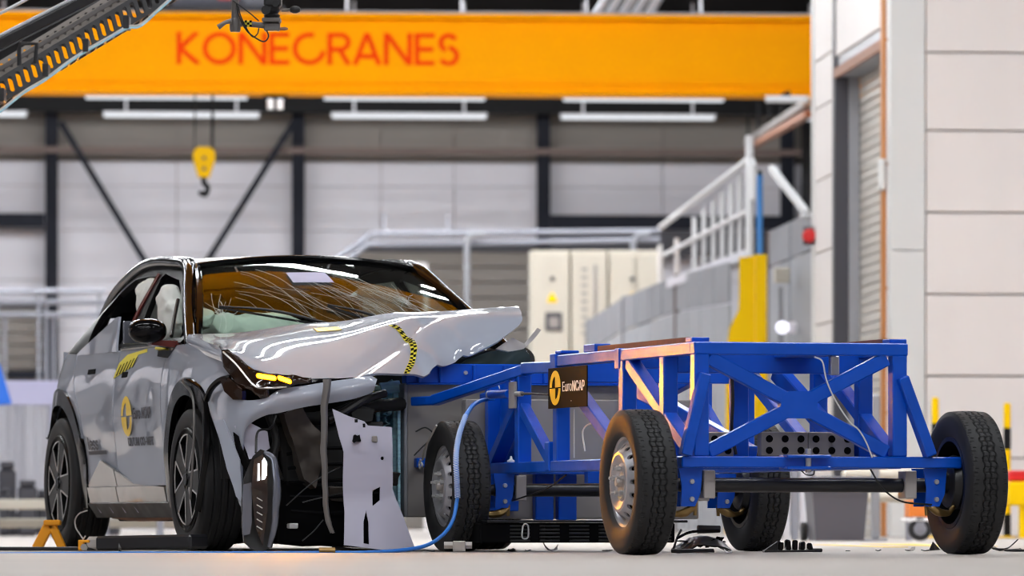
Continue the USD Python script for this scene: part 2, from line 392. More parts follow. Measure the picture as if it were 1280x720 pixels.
# ---------------------------------------------------------------- overhead crane
def geo_letter(ch):
    """Letters drawn as strokes of one width in a box 1 high."""
    w = .138; S = lambda *p: LineString(p)
    arc = lambda a0, a1, r=.435, c=(.5, .5): LineString([(c[0]+r*math.cos(math.radians(a)), c[1]+r*math.sin(math.radians(a))) for a in np.linspace(a0, a1, 40)])
    L = {'K': ([S((.065,0),(.065,1)), S((.1,.5),(.62,1)), S((.1,.5),(.66,0))], .70), 'O': ([arc(0, 360)], 1.0),
         'N': ([S((.065,0),(.065,1)), S((.065,1),(.78,0)), S((.78,0),(.78,1))], .85), 'E': ([S((.065,0),(.065,1)), S((0,.935),(.6,.935)), S((0,.5),(.56,.5)), S((0,.065),(.6,.065))], .62),
         'C': ([arc(72, 350)], .97), 'R': ([S((.065,0),(.065,1)), S((.0,.935),(.4,.935)), arc(-90, 90, .225, (.4,.71)), S((0,.485),(.4,.485)), S((.36,.485),(.64,0))], .68),
         'A': ([S((.06,0),(.43,1)), S((.8,0),(.43,1)), S((.2,.27),(.66,.27))], .86),
         'S': ([arc(30, 250, .235, (.32,.7)), arc(-150, 88, .25, (.32,.30))], .62)}[ch]
    g = unary_union([s.buffer(w/2, cap_style=2, join_style=2) for s in L[0]])
    return g.intersection(sbox(-.1, 0, 1.2, 1)), L[1]
cy = 82.0
def crane_girder(t, y, z0, z1, x0, x1):
    part(t, 'web', box(x0, x1, y, y+.55, z0+.06, z1-.08), 'crane_yellow')
    part(t, 'top_flange', box(x0, x1, y-.16, y+.7, z1-.08, z1, .01), 'crane_yellow')
    part(t, 'bottom_flange', box(x0, x1, y-.1, y+.65, z0, z0+.05, .01), 'crane_yellow')
    part(t, 'weld_ledge', box(x0, x1, y-.035, y, z0+.15, z0+.175), 'crane_yellow')
    part(t, 'trolley_rail', box(x0, x1, y+.2, y+.3, z1, z1+.06), 'galvanised')
cr = thing('overhead_crane', 'long orange-yellow crane girder with red lettering spanning under the roof', 'crane', HALL, (0, cy, 6.2))
crane_girder(cr, cy, 6.24, 7.38, -8.9, 19)
tx0 = [(0.672,82,6.652),(4.68,82,7.106)]
g = []; xx = 0
for ch in 'KONECRANES':
    q, adv = geo_letter(ch); g.append((affinity.translate(q, xx, 0), ch)); xx += adv+.085
Ht = tx0[1][2]-tx0[0][2]; sx = (tx0[1][0]-tx0[0][0])/(xx-.085)
for q, ch in g:
    part(cr, 'letter', extrude(affinity.scale(q, sx, Ht, origin=(0, 0)), (tx0[0][0], cy-.012, tx0[0][2]), (1,0,0), (0,0,1), .02), 'crane_red', smooth=False, label='red painted letter '+ch)
hz = thing('crane_hoist', 'grey hoist motor unit riding on top of the orange crane girder', 'hoist', HALL, (1.0, cy, 7.44))
part(hz, 'motor', cat_([lathe([(0,0),(.14,0),(.16,.03),(.16,.95),(.14,1),(0,1)], 'x', 24, (.6, cy+.1, 7.62)), ]), 'hoist_grey')
part(hz, 'gearbox', box(1.6, 2.0, cy-.05, cy+.3, 7.48, 7.78, .03), 'hoist_grey'); part(hz, 'carriage', box(.3, 2.2, cy-.05, cy+.6, 7.44, 7.48), 'dark_grey')
part(hz, 'brand_plate', box(1.25, 1.55, cy-.09, cy-.05, 7.56, 7.62), 'signal_red')
# hook block on two falls of rope
hb = thing('hook_block', 'yellow crane hook block hanging on two ropes', 'crane hook', HALL, (-4.4, cy+.3, 5.0))
hx = [(1.062,82.3,5.49),(0.914,82.3,5.25),(1.21,82.3,5.057),(1.062,82.3,4.817)]; hc = hx[0][0]; top, bot, low = hx[0][2], hx[2][2], hx[3][2]
side_pl = Polygon([(-.08,bot),(-.11,bot+.10),(-.155,top-.20),(-.155,top-.08),(-.11,top-.02),(-.07,top),(.07,top),(.11,top-.02),(.155,top-.08),(.155,top-.20),(.11,bot+.10),(.08,bot)])
for s in (-.09, .09): part(hb, 'cheek_plate', extrude(side_pl, (hc, cy+.3+s, 0), (1,0,0), (0,0,1), .03), 'hook_yellow')
part(hb, 'sheave', cat_([lathe([(.02,-.05),(.12,-.05),(.1,0),(.12,.05),(.02,.05)], 'y', 24, (hc, cy+.3, top-.15))]), 'dark_grey')
part(hb, 'bolt', cat_([lathe([(0,0),(.025,0),(.025,.02),(0,.02)], 'y', 12, (hc, cy+.17, z)) for z in (top-.16, bot+.12)]), 'dark_grey')
part(hb, 'hook', tube([(hc,cy+.3,bot+.05),(hc,cy+.3,bot-.08),(hc+.05,cy+.3,bot-.13),(hc+.03,cy+.3,low+.01),(hc-.03,cy+.3,low+.01),(hc-.05,cy+.3,low+.05)], .04), 'steel_black')
for x in (-.13, .13, .1): part(hb, 'rope', tube([(hc+x, cy+.3+(.06 if x == .1 else 0), top-.12), (hc+x+(.02 if x == .1 else 0), cy+.3, 6.24)], .012, 6, spline=False), 'steel_black')
# a second crane nearer the camera, mirrored in the windscreen
c2 = thing('overhead_crane', 'orange double-girder crane parked above the crashed car', 'crane', HALL, (0, 33, 6.2))
for y in (32.3, 34.4):
    part(c2, 'web', box(-8.0, 19.2, y, y+1.7, 6.5, 7.5), 'crane_yellow'); part(c2, 'flange', box(-8.0, 19.2, y-.1, y+1.8, 6.4, 6.5), 'crane_yellow')
for i, x in enumerate((-8.4, 19.2)): part(c2, 'end_carriage', box(x, x+.4, 32.0, 36.4, 6.4, 6.8), 'crane_yellow')
# current rail to the right of the crane, roof tubes above it
cl = thing('conductor_rail', 'grey conductor rail with brown strips running back under the crane end', 'rail', HALL, (5.5, 84, 5.4))
cp = [(9.882,83.4,6.252),(9.882,83.4,6.089),(11.307,105,6.977)]
part(cl, 'channel', beam(cp[0], (cp[2][0], 105, cp[2][2]+.1), .16, .1), 'plate_grey'); part(cl, 'strip', beam(cp[1], cp[2], .14, .08), 'rusty')
for k in range(6):
    p = np.array(cp[0])*(1-k/5)+np.array(cp[2])*k/5; part(cl, 'hanger', box(p[0]-.02, p[0]+.02, p[1]-.02, p[1]+.02, p[2]+.04, p[2]+.7), 'steel_black')
kd = thing('roof_duct', 'bundle of pale slanting pipes above the crane girder', 'pipe', HALL, (6.7, 90, 7.7))
for u in range(5):
    p = np.array((6.95+.2*u, 88, 7.62)); part(kd, 'pipe', tube([p, p+(.55, -.6, .9)], .07, 10, spline=False), 'galvanised')
pl = thing('end_lamp', 'small white cylinder lamp fixed below the right end of the crane', 'lamp', HALL, (4.0, 80, 6.1))
q = [(8.973,81,6.119),(9.575,81,6.121)]
part(pl, 'body', cyl(q[0], q[1], .05, 16), 'white_paint'); part(pl, 'bracket', box(q[1][0]-.3, q[1][0]-.25, 80.98, 81.9, q[0][2], 6.24), 'steel_black')
tb = thing('trolley_bracket', 'two shiny brackets under the crane beyond the hook ropes', 'bracket', HALL, (2.2, 82.3, 6.1))
for u in (338, 350):
    q = [(2.011,82.4,6.038),(2.148,82.4,6.256)]; x = q[0][0] if u == 338 else q[1][0]
    part(tb, 'plate', box(x-.045, x+.045, 82.3, 82.4, q[0][2], 6.235, .01), 'bolt_steel')
part(tb, 'cross_bar', box(q[0][0]-.1, q[1][0]+.1, 82.28, 82.42, 6.19, 6.235), 'steel_black')
# ---------------------------------------------------------------- building inside the hall, right
bd = thing('wall_inner', None, None, HALL, (7.29, 55, 0), kind='structure')
X0, Y0, Y1 = 7.29, 55.0, 61.2
part(bd, 'core_front', box(X0+.1, 13, Y0+.12, Y0+.3, 0, 7.2), 'joint')
part(bd, 'core_side', cat_([box(X0+.06, X0+.12, 59.4, Y1, 0, 7.2), box(X0+.06, X0+.12, Y0+.1, 59.4, 4.95, 7.2)]), 'joint')
part(bd, 'roof_slab', box(X0, 13, Y0, 66, 7.2, 7.3), 'building_trim')
zj = [0, .76, 1.547, 2.334, 3.121, 3.908, 4.66, 5.45, 6.3, 7.2]
for a, b in ((7.635, 8.62), (8.62, 10.2), (10.2, 12.95)):
    for k in range(9): part(bd, 'panel', box(a+.008, b-.008, Y0, Y0+.12, zj[k]+.008, zj[k+1]-.008, .006), 'building_panel')
part(bd, 'corner_post', box(X0, 7.63, Y0-.03, Y0+.1, 0, 2.75, .008), 'building_trim'); part(bd, 'corner_post', box(X0, 7.63, Y0-.03, Y0+.1, 2.757, 7.2, .008), 'building_trim')
zk = [0, .7, 1.465, 2.23, 2.995, 3.76, 4.53, 5.04, 5.8, 7.2]
for k in range(9): part(bd, 'side_panel', box(X0, X0+.06, 59.42, Y1-.12, zk[k]+.008, zk[k+1]-.008, .006), 'building_panel')
part(bd, 'corner_strip', box(X0-.02, X0+.3, Y1-.12, Y1, 0, 7.2), 'building_trim')
for a, b in ((4.95, 5.55), (5.55, 6.3), (6.3, 7.2)): part(bd, 'side_panel', box(X0, X0+.06, 55.5, 59.3, a+.008, b-.008, .006), 'building_panel')
for k in range(6): part(bd, 'side_panel', box(X0, X0+.06, 55.02, 55.25, k*1.2+.008, k*1.2+1.19, .006), 'building_panel')
part(bd, 'seam_strip', box(X0-.015, X0+.02, 59.24, 59.40, 0, 7.2), 'dark_grey')
dr = thing('door_3', None, None, HALL, (X0, 57, 0), kind='structure')
part(dr, 'orange_jamb', box(X0-.03, X0+.25, 55.25, 55.47, 0, 7.2, .01), 'orange_wood'); part(dr, 'jamb', box(X0-.02, X0+.125, 59.16, 59.24, 0, 4.75), 'dark_grey')
part(dr, 'guide_rail', box(X0+.125, X0+.235, 59.12, 59.24, 0, 4.75), 'galvanised')
part(dr, 'lintel', box(X0-.02, X0+.02, 55.47, 59.24, 4.73, 4.83), 'rusty'); part(dr, 'lintel_soffit', box(X0+.02, X0+.3, 55.47, 59.24, 4.74, 4.95), 'galvanised')
for k in range(48):
    z = k*4.74/48; part(dr, 'slat', cat_([box(X0+.24, X0+.27, 55.4, 59.15, z+.006, z+.0927, .012)]), 'slat_grey')
part(dr, 'switch_box', box(X0-.06, X0-.01, 55.2, 55.4, 3.35, 3.65, .01), 'building_trim')
bc = thing('beacon', 'round red signal beacon on the far corner of the pale panelled building', 'beacon', HALL, (X0-.03, Y1-.06, 3.2))
part(bc, 'lens', lathe([(0,0),(.06,0),(.075,.02),(.075,.07),(.05,.11),(0,.12)], 'y', 20, (X0-.06, Y1-.2, 3.195)), 'signal_red'); part(bc, 'base', box(X0-.12, X0, Y1-.12, Y1-.08, 3.1, 3.29), 'dark_grey')
# ---------------------------------------------------------------- things behind, right of the middle
for i, (u0, u1) in enumerate(((664,712), (714,759), (761,829))):
    a, b = [(6.698,96,4.679),(7.341,96,4.681),(7.368,96,4.681),(7.972,96,4.683),(7.999,96,4.683),(8.912,96,4.686)][2*i:2*i+2]; x0, x1, z1 = a[0], b[0], a[2]
    t = thing('electrical_cabinet', ['cream electrical cabinet with dark meter window, leftmost of three', 'cream electrical cabinet with a long dark handle strip, middle of three', 'cream electrical cabinet behind the stair railing, rightmost of three'][i], 'cabinet', HALL, (x0, 96, 0))
    part(t, 'body', box(x0, x1, 96, 96.6, .1, z1, .01), 'cabinet_white'); part(t, 'plinth', box(x0, x1, 96.02, 96.6, 0, .1), 'dark_grey')
    nd = 2 if i == 2 else 1
    for k in range(nd):
        d0 = x0+(x1-x0)*k/nd; d1 = x0+(x1-x0)*(k+1)/nd
        d = part(t, 'door', box(d0+.015, d1-.015, 95.96, 96, .14, z1-.05, .01), 'cabinet_white'); hx_ = d1-.1
        part(d, 'handle', box(hx_, hx_+.04, 95.93, 95.96, 1.6, 1.9, .005), 'dark_grey')
    zz = lambda v: (652-v)*96/7200+.148
    if i != 1:
        ua = {0: 690, 2: 790}[i]; xa = (ua-640)*96/7200*1.0 - .0+ 0 ; xa = x0+(x1-x0)*((ua-u0)/(u1-u0))
        part(t, 'switch', lathe([(0,0),(.04,0),(.03,.04),(0,.05)], 'y', 16, (xa, 95.9, zz(348))), 'dark_grey')
        part(t, 'warning_label', extrude(Polygon([(-.07,0),(.07,0),(0,.13)]).buffer(.02), (xa, 95.95, zz(376)), (1,0,0), (0,0,1), .01), 'guard_yellow')
    if i == 0:
        xm = x0+(x1-x0)*.58; m_ = part(t, 'meter', box(xm-.14, xm+.14, 95.93, 95.96, zz(413), zz(390), .01), 'dark_grey'); part(m_, 'screen', box(xm-.08, xm+.08, 95.91, 95.93, zz(409), zz(396)), 'plate_grey')
    if i == 1:
        xm = x0+(x1-x0)*.66; part(t, 'cable_slot', box(xm-.03, xm+.03, 95.94, 95.96, zz(430), zz(330), .005), 'plate_grey')
        for k in range(9): part(t, 'vent', box(x0+.17, x0+.27, 95.95, 95.965, zz(338+10*k), zz(334+10*k)), 'plate_grey')
# partition walls of grey sheet that lead back
fs = thing('partition_wall', 'long grey sheet-metal partition leading back to the cabinets', 'partition', HALL, (5.5, 72, 0))
fp = [(7.103,68,3.222),(7.427,78,3.488),(7.222,84,3.426),(7.172,90,3.283)]
for i in range(3):
    p, q = np.array(fp[i]), np.array(fp[i+1]); zt = min(p[2], q[2])+.02
    for k in range(4):
        a = p+(q-p)*k/4; b = p+(q-p)*(k+.94)/4
        z_a, z_b = a[2], b[2]
        v = Polygon([(0,.03),(1,.03),(1,z_b-.5),(0,z_a-.5)]); v2 = Polygon([(0,z_a-.47),(1,z_b-.47),(1,z_b),(0,z_a)])
        d = np.array([b[0]-a[0], b[1]-a[1], 0])
        part(fs, 'panel', extrude(v, (a[0],a[1],0), d, (0,0,1), .04), 'fence_grey', smooth=False); part(fs, 'top_panel', extrude(v2, (a[0],a[1],0), d, (0,0,1), .04), 'galvanised', smooth=False)
    part(fs, 'post', box(q[0]-.04, q[0]+.04, q[1]-.06, q[1]+.02, 0, q[2]+.03), 'brown_rail' if i == 0 else 'galvanised')
tp_ = [(7.278,67.5,3.295),(7.438,80,3.428)]
part(fs, 'cap_rail', beam(tp_[0], tp_[1], .1, .12), 'wall_panel')
gs = thing('guard_fence', 'tall grey sheet fence with control box beside the pale building', 'fence', HALL, (6.6, 64, 0))
a, b = [(7.357,66,3.484),(7.399,62,3.508)]
d = np.array([b[0]-a[0], b[1]-a[1], 0])
part(gs, 'panel', extrude(Polygon([(0,.05),(1,.05),(1,b[2]-.42),(0,a[2]-.42)]), (a[0],a[1],0), d, (0,0,1), .03), 'fence_grey', smooth=False)
part(gs, 'top_panel', extrude(Polygon([(0,a[2]-.4),(1,b[2]-.4),(1,b[2]),(0,a[2])]), (a[0],a[1],0), d, (0,0,1), .03), 'galvanised', smooth=False)
for s in (0, .5, .99): part(gs, 'post', box(a[0]+d[0]*s-.03, a[0]+d[0]*s+.03, a[1]+d[1]*s-.08, a[1]+d[1]*s-.02, 0, a[2]+(b[2]-a[2])*s), 'brown_rail' if s == 0 else 'galvanised')
q = [(7.114,63.5,2.958),(7.284,63.5,2.79),(7.168,63.5,2.737),(7.221,63.5,2.294)]
part(gs, 'control_box', box(q[0][0], q[1][0], 63.3, 63.5, q[1][2], q[0][2], .01), 'cabinet_white'); part(gs, 'conduit', box(q[2][0], q[3][0], 63.4, 63.46, .3, q[2][2]), 'galvanised')
q = [(7.111,63,2.347),(7.209,63,2.215)]; 
part(gs, 'work_light', lathe([(0,0),(.06,0),(.07,.03),(.07,.1),(0,.12)], 'y', 20, ((q[0][0]+q[1][0])/2, 62.9, (q[0][2]+q[1][2])/2)), 'work_lamp', label='small lit white work light')
part(gs, 'work_light_housing', box(q[1][0]-.01, q[1][0]+.12, 63.02, 63.2, q[1][2], q[0][2], .02), 'wall_panel')
# yellow guard with the flared foot, blue pipe, white strut
yg = thing('machine_guard', 'bright yellow sheet guard post with a flared lower half', 'guard', HALL, (4.2, 62.5, 0))
q = [(6.634,62.5,3.026),(6.932,62.5,3.062),(6.932,62.5,0.165),(6.389,62.5,0.165),(6.494,62.5,1.997),(6.634,62.5,2.564)]
pg = Polygon([(p[0], p[2]) for p in q]); pg = Polygon([(q[0][0],q[0][2]),(q[1][0],q[1][2]),(q[1][0],.02),(q[4][0]-.02,.02),(q[4][0],q[4][2]),(q[4][0]+.03,q[4][2]+.25),(q[5][0]-.005,q[5][2]-.1),(q[0][0],q[5][2]+.05)])
part(yg, 'front_sheet', extrude(pg.intersection(sbox(-9,0,q[1][0]-.13,9)), (0,62.5,0), (1,0,0), (0,0,1), .02), 'guard_yellow', smooth=False)
part(yg, 'edge_sheet', box(q[1][0]-.12, q[1][0], 62.46, 62.8, 0, q[1][2]), 'guard_yellow')
part(yg, 'window', box(q[0][0]-.02, q[0][0]+.1, 62.46, 62.49, 1.25, 1.62), 'dark_grey')
q = [(6.875,62.7,3.955),(6.945,62.7,2.967),(6.805,62.7,3.885),(6.734,62.7,2.966)]
pb = thing('blue_pipe', 'upright blue pipe rising behind the yellow guard', 'pipe', HALL, (q[0][0], 62.7, 0))
part(pb, 'tube', cyl(((q[0][0]+q[1][0])/2, 62.95, 0), ((q[0][0]+q[1][0])/2, 62.95, q[0][2]), .035, 16), 'pipe_blue'); part(pb, 'cap', cyl(((q[0][0]+q[1][0])/2, 62.95, q[0][2]), ((q[0][0]+q[1][0])/2, 62.95, q[0][2]+.05), .025, 12), 'steel_black')
q = [(7.152,64,4.097),(7.347,62.3,3.507)]
ws = thing('strut', 'white slanting strut standing on the tall grey fence', 'strut', HALL, q[1]); part(ws, 'bar', beam(q[0], q[1], .06, .08), 'white_paint'); part(ws, 'foot', box(q[1][0]-.06, q[1][0]+.08, 62.2, 62.4, q[1][2]-.05, q[1][2]), 'white_paint')
# white stair railing that climbs towards the camera
rl = thing('stair_railing', 'white tubular railing climbing beside the grey partition', 'railing', HALL, (4.5, 70, 3))
r0, r1, m0, m1 = [(8.132,88,4.663),(7.243,67,4.394),(8.113,87,4.2),(7.243,67,3.795)]
r0, r1, m0, m1 = map(np.array, (r0, r1, m0, m1)); 
part(rl, 'top_rail', tube([r0, r1, r1+(.02,-.15,-.1), r1+(.02,-.2,-.5)], .045, 10, spline=False), 'white_paint'); part(rl, 'mid_rail', tube([m0, m1], .035, 8, spline=False), 'white_paint')
ub = [(825,404,88), (846,408,86), (868,345,80), (880,330,78), (892,330,76), (903,330,74), (914,325,72), (925,320,70), (937,318,67)]
fb = [(8.12,88,3.191),(8.188,86,3.074),(7.863,80,3.574),(7.798,78,3.652),(7.726,76,3.562),(7.637,74,3.473),(7.541,72,3.434),(7.44,70,3.391),(7.234,67,3.271)]
for k, p in enumerate(fb):
    s = (p[1]-88)/(67-88); tz = r0[2]+(r1[2]-r0[2])*s
    s2 = np.interp(p[0], [r0[0], r1[0]], [0, 1]); tz = r0[2]+(r1[2]-r0[2])*s2
    part(rl, 'post', tube([(p[0],p[1],p[2]), (p[0],p[1],tz)], .05 if k == 8 else .035, 8, spline=False), 'white_paint')
# machine behind the partition
mc = thing('fork_machine', 'dark machine hood showing over the grey partition', 'machine', HALL, (2.3, 91, 1.6))
q = [(7.875,91,3.496),(8.359,91,3.751),(7.951,91,3.623),(8.359,91,3.447)]
part(mc, 'hood', extrude(Polygon([(q[0][0],q[0][2]),(q[1][0]-.2,q[1][2]),(q[1][0]+.1,q[1][2]),(q[1][0]+.1,q[3][2]),(q[0][0],q[3][2])]), (0,91,0), (1,0,0), (0,0,1), .5), 'dark_grey')
part(mc, 'stand', box(q[2][0]+.1, q[1][0]-.1, 90.9, 91.1, 0, q[3][2]+.02), 'dark_grey')
# guard pipes before the wall
gp = thing('pipe_rail', 'pair of grey horizontal pipes on posts before the roller door', 'railing', HALL, (-1, 100, 0))
q = [(3.468,100,4.621),(4.205,100,5.151),(9.227,100,5.209),(9.227,100,5.056),(4.135,100,4.97),(3.69,100,4.621),(5.847,100,5.156),(5.847,100,0.148)]
part(gp, 'pipe', tube([(q[0][0]-.6,100,q[0][2]-.6), q[0], q[1], (q[1][0]+.3,100,q[1][2]), q[2]], .055, 10, spline=False), 'rail_grey')
part(gp, 'pipe', tube([(q[5][0]-.6,100.1,q[5][2]-.6), q[5], q[4], (q[4][0]+.3,100.1,q[4][2]), q[3]], .05, 10, spline=False), 'rail_grey')
for x in (q[6][0], q[6][0]+2.9): part(gp, 'post', tube([(x,99.85,0),(x,99.85,q[6][2]-.15),(x+.06,99.85,q[6][2]-.02),(x+.3,99.85,q[6][2])], .055, 10, spline=False), 'galvanised')
for u in (480, 560): 
    x = (u-640)/7200*100+6.64; part(gp, 'hanger', box(x-.02+.0, x+.02, 99.98, 100.05, q[1][2], q[1][2]+.35), 'rail_grey')
for i, v in enumerate((364, 377, 392)):
    q = [(-2.459,98,4.053),(-0.403,98,4.058),(-2.459,98,3.877),(-0.403,98,3.882),(-2.459,98,3.673),(-0.403,98,3.678)][2*i:2*i+2]
    t = thing('barrier_pipe', ['uppermost','middle','lowest'][i]+' of the three grey guard pipes left behind the car', 'pipe', HALL, (q[0][0], 98+i*.2, 0)); y_ = 98+i*.25
    part(t, 'pipe', tube([(q[0][0],y_,q[0][2]),(q[1][0],y_,q[1][2])], .05, 10, spline=False), 'rail_grey')
    for s in (.05, .45, .95): x = q[0][0]+(q[1][0]-q[0][0])*s; part(t, 'post', tube([(x+.12*i,y_,0),(x+.12*i,y_,q[0][2])], .03, 8, spline=False), 'rail_grey')
sg = thing('warning_gate', 'red and white striped safety gate behind the windscreen edge', 'gate', HALL, (-2.5, 94, 0))
q = [(3.626,94,4.38),(4.868,94,4.069),(3.782,94,4.315),(4.58,94,4.16)]
part(sg, 'frame', cat_([box(q[0][0],q[1][0],94,94.06,q[0][2]-.05,q[0][2]), box(q[0][0],q[0][0]+.05,94,94.06,0,q[0][2]), box(q[1][0]-.06,q[1][0],94,94.06,0,q[0][2])]), 'white_paint')
k = 0; x = q[2][0]
while x < q[3][0]:
    part(sg, 'stripe', box(x, x+.1, 93.96, 94, q[3][2], q[2][2]), 'signal_red' if k % 2 == 0 else 'white_paint'); x += .1; k += 1
# ---------------------------------------------------------------- left background, low
cu = thing('curtain', 'pale grey strip curtain hanging behind the rear of the car', 'curtain', HALL, (-8, 72, 0))
q = [(-1.658,72,1.593),(-0.992,72,1.593)]; 
for k in range(12):
    x = q[0][0]-.1+k*.068; w = .034
    part(cu, 'strip', grid([[(x+.08*j/4, 72+.03*math.sin(j*1.6+k), z) for j in range(5)] for z in (.25, 1.62)], .008), 'curtain')
part(cu, 'rail', box(q[0][0]-.4, q[1][0]+.1, 71.97, 72.06, 1.6, 1.66), 'lilac_wall'); [part(cu, 'stand', box(x-.03, x+.03, 71.97, 72.06, 0, 1.6), 'lilac_wall') for x in (q[0][0]-.35, q[1][0]+.05)]
lp = thing('screen_panel', 'pale lilac panel above the strip curtain', 'panel', HALL, (-8, 74, 0)); q = [(-1.755,74,1.95),(-0.857,74,1.634)]
part(lp, 'board', box(q[0][0]-1.5, q[1][0], 74, 74.1, q[1][2], q[0][2], .01), 'lilac_wall'); [part(lp, 'leg', box(x, x+.06, 74.02, 74.08, 0, q[1][2]), 'lilac_wall') for x in (q[0][0]-1.4, q[1][0]-.1)]
bb = thing('blue_banner', 'blue triangular banner at the left edge of the picture', 'banner', HALL, (-6, 66, 0)); q = [(-1.602,66,1.974),(-1.474,66,1.947),(-1.338,66,1.491),(-1.602,66,1.463)]
part(bb, 'sail', extrude(Polygon([(p[0]-.0,p[2]) for p in q]), (0,66,0), (1,0,0), (0,0,1), .03), 'banner_blue'); part(bb, 'mast', box(q[0][0]-.03, q[0][0], 65.98, 66.02, 0, q[0][2]+.1), 'rail_grey')
for i, (v0, v1) in enumerate(((624,637), (648,658))):
    q = [(-1.376,58,0.373),(0.387,58,0.269),(-1.376,58,0.18),(0.387,58,0.084)][2*i:2*i+2]
    t = thing('scaffold_beam', ['upper','lower'][i]+' cream beam of the low trestles behind the car', 'beam', HALL, (q[0][0], 58+i*.4, 0))
    part(t, 'beam', box(q[0][0]-.3, q[1][0]+2.4, 58+i*.4, 58.15+i*.4, q[1][2], q[0][2], .01), 'cabinet_white')
    for x in np.arange(q[0][0], q[1][0]+2.3, .55): part(t, 'leg', box(x, x+.07, 58.02+i*.4, 58.1+i*.4, 0, q[1][2]), 'rail_grey')
for i, (u0, v0, u1) in enumerate(((22,600,46), (44,612,62), (-6,610,10), (-6,575,16), (4,640,30), (118,655,150))):
    q = [(-1.149,59.5,0.576),(-0.952,59.5,0.576),(-0.968,59.5,0.477),(-0.82,59.5,0.478),(-1.378,59.5,0.494),(-1.247,59.5,0.494),(-1.378,59.5,0.782),(-1.198,59.5,0.782),(-1.296,59.5,0.247),(-1.083,59.5,0.247),(-0.36,59.5,0.123),(-0.097,59.5,0.123)][2*i:2*i+2]
    solo('equipment_case', ['dark case between the trestles, second from the left','narrow dark case beside the rear wheel','dark case on the floor at the far left','tall dark case at the left picture edge','low flat dark case under the lower beam','dark case seen under the car behind its rear wheel'][i], 'case', cat_([box(q[0][0], q[1][0], 59.6+.45*i, 60+.45*i, .0, q[0][2]*.9, .03), box(q[0][0]+.02, q[1][0]-.02, 59.58+.45*i, 60.02+.45*i, q[0][2]*.9, q[0][2], .02)]), 'dark_grey', HALL, (q[0][0], 59.6+.45*i, 0))
# ---------------------------------------------------------------- things on the floor behind the trolley
q = [(4.989,42,0.43),(5.414,42,0.43),(5.024,42,0.007),(5.378,42,0.007)]
t = thing('waste_bin', 'dark grey wheeled bin seen under the trolley axle', 'bin', HALL, (q[0][0], 42, 0))
bt = [(q[2][0],q[2][2]),(q[3][0],q[3][2]),(q[1][0],q[1][2]),(q[0][0],q[0][2])]
part(t, 'body', trimesh.convex.convex_hull(np.array([(x, y, z) for (x, z), s in zip(bt, (0,0,1,1)) for y in (42-.02*s, 42.45+.05*s)])), 'bin_grey'); 
part(t, 'lid', box(q[0][0]-.02, q[1][0]+.02, 41.95, 42.55, q[0][2]+.005, q[0][2]+.05, .015), 'bin_grey'); [part(t, 'wheel', lathe([(0,0),(.07,0),(.07,.04),(0,.04)], 'x', 20, (x, 42.5, .075)), 'rubber') for x in (q[2][0]-.05, q[3][0]+.02)]
q = [(5.549,43,0.352),(5.627,43,-0.008),(5.603,43,0.352),(5.7,43,-0.008)]
solo('floor_post', 'slim steel post beside the dark bin', 'post', cat_([box(q[0][0]+.02, q[1][0], 43, 43.1, .02, 1.1, .01), box(q[0][0]-.05, q[1][0]+.05, 42.97, 43.13, 0, .02)]), 'galvanised', HALL, (q[0][0], 43, 0))
q = [(5.585,45,0.557),(6.206,45,0.475),(5.585,45,0.387),(6.206,45,0.299),(5.604,45,0.475)]
t = thing('pipe_stack', 'pale horizontal pipes on a trestle behind the rear axle', 'pipes', HALL, (q[0][0], 45, 0))
for i in (0, 2): zc = (q[i][2]+q[i+1][2])/2; part(t, 'pipe', tube([(q[0][0],45,zc),(q[0][0]+.03,45,zc),(q[1][0],45,zc)], [.02,.045,.045], 14, spline=False), 'cabinet_white')
[part(t, 'trestle_leg', box(x, x+.05, 45.06, 45.12, 0, q[0][2]), 'rail_grey') for x in (q[0][0]+.12, q[1][0]-.1)]
q = [(5.969,44,0.259),(6.13,44,0.173),(6.031,44,0.16),(6.204,44,0)]
t = thing('tool_cart', 'low white cart on castors carrying an orange cardboard box', 'cart', HALL, (q[0][0], 44, 0))
part(t, 'deck', box(q[0][0], q[0][0]+.5, 44, 44.4, q[1][2]-.03, q[1][2], .01), 'white_paint'); 
for x in (q[0][0]+.1, q[0][0]+.4):
    w_ = part(t, 'castor', lathe([(.02,0),(.085,0),(.09,.01),(.09,.03),(.085,.04),(.02,.04)], 'y', 24, (x, 44.0, .09)), 'rubber'); part(w_, 'hub', lathe([(0,-.005),(.05,-.005),(.05,.045),(0,.045)], 'y', 20, (x, 44.0, .09)), 'rail_grey'); part(t, 'fork', cat_([box(x-.03, x+.03, y, y+.01, .08, q[1][2]-.03) for y in (43.98, 44.05)]), 'rail_grey')
solo('cardboard_box', 'orange-brown cardboard box standing on the white cart', 'box', box(q[0][0]+.02, q[0][0]+.3, 44.03, 44.3, q[1][2]+.010, q[1][2]+.14, .004), 'orange_cap', HALL, (q[0][0]+.1, 44.03, q[1][2]))
